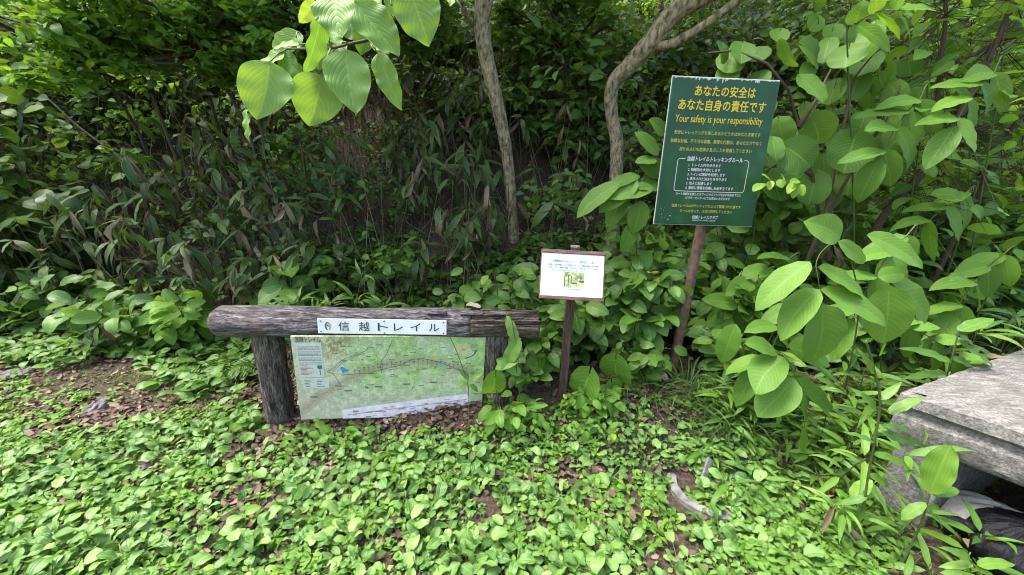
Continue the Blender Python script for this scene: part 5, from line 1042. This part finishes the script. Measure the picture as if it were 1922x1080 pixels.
for a in ((1720, 430, 1600, 600, 2.15, 4, 34, 78, 'compound', 'arching spray of pointed leaflets behind the big oval leaflets', 50), (1640, 600, 1820, 690, 1.95, 4, 32, 76, 'compound', 'spray of paired pointed leaflets reaching towards the bench corner', 40), (1500, 480, 1370, 590, 2.5, 4, 36, 76, 'compound', 'spray of dull green leaflets crossing behind the rusty pole', 40), (1830, 360, 1700, 470, 2.5, 4, 32, 74, 'bright', 'light green spray of leaflets between the slanting stems', 40), (1900, 470, 1790, 590, 2.3, 4, 32, 74, 'compound', 'spray of pointed leaflets by the right edge above the bench', 40), (1500, 560, 1420, 690, 2.05, 3, 34, 72, 'compound', 'short spray of leaflets right of the rusty pole', 30), (1740, 180, 1650, 300, 2.45, 4, 36, 80, 'viburnum', 'spray of pale pointed leaves crossing the vertical brown stem', 40), (1880, 130, 1790, 240, 2.4, 4, 36, 80, 'bright', 'bright spray of pointed leaves near the upper right corner', 40), (1590, 60, 1690, 20, 2.4, 3, 36, 80, 'bright', 'bright spray of leaves at the top edge right of the round leaved shrub', 30)): pinnate(*a)
# shrub of slanting brown stems at the right
Ys = 2.75; sb = G(PY(1640, 430, Ys)[0], Ys); bs = thing('brown_stemmed_shrub', 'shrub of long slanting brown stems at the right edge', 'shrub', sb)
STM = [[(1640, 440), (1700, 360), (1760, 290), (1800, 220), (1850, 120), (1905, 0), (1940, -90)], [(1640, 440), (1720, 330), (1820, 250), (1922, 215), (2050, 180)], [(1755, 285), (1758, 210), (1765, 130), (1775, 30), (1770, -50)], [(1780, 470), (1830, 380), (1880, 270), (1930, 200), (2000, 90)], [(1760, 120), (1810, 112), (1870, 80), (1930, 50), (2030, 10)], [(1700, 450), (1800, 400), (1922, 330), (2000, 290)], [(1835, 330), (1890, 290), (1960, 260)], [(1690, 110), (1740, 60), (1770, 20)], [(1760, 130), (1790, 145), (1815, 165)]]
leafP = []
for k, pts in enumerate(STM):
    C = [PY(x, y, Ys + .08 * k - .1) for x, y in pts]
    if pts[0][1] > 400: C = [G(C[0][0] - .05, C[0][1]) - [0, 0, .1]] + C
    r0 = [.026, .02, .015, .02, .016, .012, .008, .01, .008][k]; trunk(bs, C, np.linspace(r0, r0 * .5, len(C)), M['bark_dark'] if k in (4,) else M['twig'], 'stem', 9, .03); leafP += C[2:]
leafP = np.array(leafP); q = rng.integers(0, len(leafP), 700); e = leafP[q] + rng.normal(0, .24, (700, 3)); mb = MB(); mb.sticks(leafP[q], e, .0025, .001); mb.build('twigs', M['twig'], bs)
mq = (rng.random(700) < .4).astype(int); mb = MB()
for v in (0, 1): w_ = mq == v; kk = int(w_.sum()); mb.leaves(LV['ovate_hi'], e[w_], rdir(kk, -.8, .3), UPV + TOCAM * .4 + rng.normal(0, .3, (kk, 3)), rng.uniform(.06, .15, kk), np.clip(rng.normal(.55, .25, kk), 0, 1), mi=v)
mb.build('foliage', [M['viburnum'], M['bright']], bs)
# bamboo grass in front of and around the bench
for (px, py, Y, H, n, sz, ln, lab) in ((1650, 930, 1.32, .42, 2, .17, (.05, -.1), 'bamboo grass stem with long narrow leaves at the left leg of the bench'), (1745, 960, 1.2, .22, 1, .15, (.02, 0), 'single bamboo shoot with broad upright leaf before the bench hollow'), (1640, 760, 1.62, .5, 3, .18, (.1, 0), 'bamboo grass leaning over the left corner of the bench top'), (1850, 640, 2.1, .55, 4, .22, (-.05, -.2), 'bamboo grass overhanging the back of the bench top'), (1560, 860, 1.6, .3, 3, .16, (0, 0), 'dark bamboo grass among the dry straw'), (1600, 1000, 1.25, .2, 3, .13, (0, 0), 'low bamboo grass at the bottom right in front of the bench'), (1700, 1060, 1.1, .16, 2, .14, (0, 0), 'bamboo grass at the bottom edge below the bench leg'), (1840, 1060, 1.12, .2, 2, .16, (-.1, 0), 'bamboo grass in front of the black bag'), (1700, 560, 2.4, .6, 5, .2, (0, 0), 'bamboo grass thicket behind the compound leaves'), (1880, 520, 2.7, .6, 5, .22, (0, 0), 'bamboo grass behind the bench by the right edge'), (1500, 830, 1.75, .3, 3, .16, (0, 0), 'bamboo grass beneath the lower hanging leaflets'), (1780, 620, 2.2, .5, 5, .2, (0, -.1), 'dense bamboo grass left of the bench back edge'), (1740, 700, 1.9, .4, 4, .18, (.1, 0), 'bamboo grass crowding the left edge of the bench top'), (1590, 760, 1.85, .45, 4, .18, (0, 0), 'bamboo grass standing in the straw left of the bench'), (1900, 600, 2.35, .5, 4, .2, (-.1, -.1), 'long leaved bamboo grass at the far right over the bench')):
    b = G(PY(px, py, Y)[0], Y); sasa(b, H, n, lab, 'bamboo grass around the stone bench', sz, 'bamboo', 'bamboo', ln, (4, 7), 'bamboo_grass', (-.4, .8), .07, 'bamboo grass', .04)
BB = (.45, .95, .02)
stalk_plant('bamboo_grass', 'tall green bamboo stem with long horizontal leaves before the left bench leg', 'bamboo grass', [(1618, 960), (1630, 890), (1645, 810), (1652, 750), (1640, 690), (1625, 640)], [(1652, 812, 1762, 838, 15), (1655, 800, 1732, 798, 13), (1668, 776, 1738, 747, 20), (1640, 852, 1732, 874, 17), (1632, 892, 1700, 920, 17), (1645, 770, 1600, 720, 14), (1640, 700, 1612, 650, 12), (1650, 750, 1700, 722, 15), (1628, 930, 1570, 958, 14), (1622, 950, 1592, 1010, 16), (1640, 830, 1590, 808, 13)], 'bamboo', BB, 1.22, .005)
stalk_plant('bamboo_grass', 'bamboo shoot with one broad upright leaf in front of the bench hollow', 'bamboo grass', [(1728, 985), (1738, 950), (1745, 925)], [(1745, 925, 1782, 838, 46), (1750, 928, 1806, 914, 22), (1738, 945, 1690, 975, 20), (1735, 955, 1782, 985, 12)], 'bamboo', (.6, .7, .05), 1.15, .004)
stalk_plant('bamboo_grass', 'small bamboo shoot with a bright yellow green leaf left of the bench leg', 'bamboo grass', [(1600, 985), (1602, 950), (1600, 935)], [(1598, 936, 1634, 900, 26), (1602, 940, 1640, 960, 14), (1600, 950, 1570, 975, 16), (1602, 945, 1575, 925, 16)], 'bright', (.6, .7, .05), 1.28, .003)
stalk_plant('bamboo_grass', 'bamboo shoots reaching up in front of the black bag', 'bamboo grass', [(1830, 1130), (1835, 1080), (1820, 1050)], [(1822, 1050, 1782, 1030, 16), (1835, 1062, 1912, 1044, 20), (1832, 1075, 1872, 1098, 16), (1826, 1058, 1770, 1062, 14)], 'bamboo', (.5, .85, .03), 1.02, .003)
stalk_plant('bamboo_grass', 'bamboo grass with bright leaves arching over the bench corner', 'bamboo grass', [(1770, 800), (1775, 720), (1790, 660), (1800, 620)], [(1800, 622, 1868, 582, 24), (1795, 640, 1862, 690, 26), (1800, 630, 1850, 650, 14), (1785, 680, 1720, 640, 18), (1785, 670, 1870, 705, 16), (1778, 700, 1700, 700, 16), (1776, 720, 1840, 745, 15)], 'bamboo', (.5, .8, .04), 1.72, .004)
# fallen things lying on others
o = MB().leaves(LV['dead'], [PY(875, 574, 1.95)], [[1, .1, .05]], UPV + TOCAM * .2, .085, [1.], wscale=1.3).build('dry_leaf', M['dead']); tag(o, 'curled tan dry leaf lying on top of the beam', 'dry leaf')
p = at(1243, 728); o = MB().leaves(LV['dead'], [p + [-.03, 0, .07]], [[1, 0, .1]], UPV + TOCAM * .4, .075, [1.], wscale=1.2).build('dry_leaf', M['dead']); tag(o, 'orange tan dry leaf at the foot of the rusty pole', 'dry leaf')
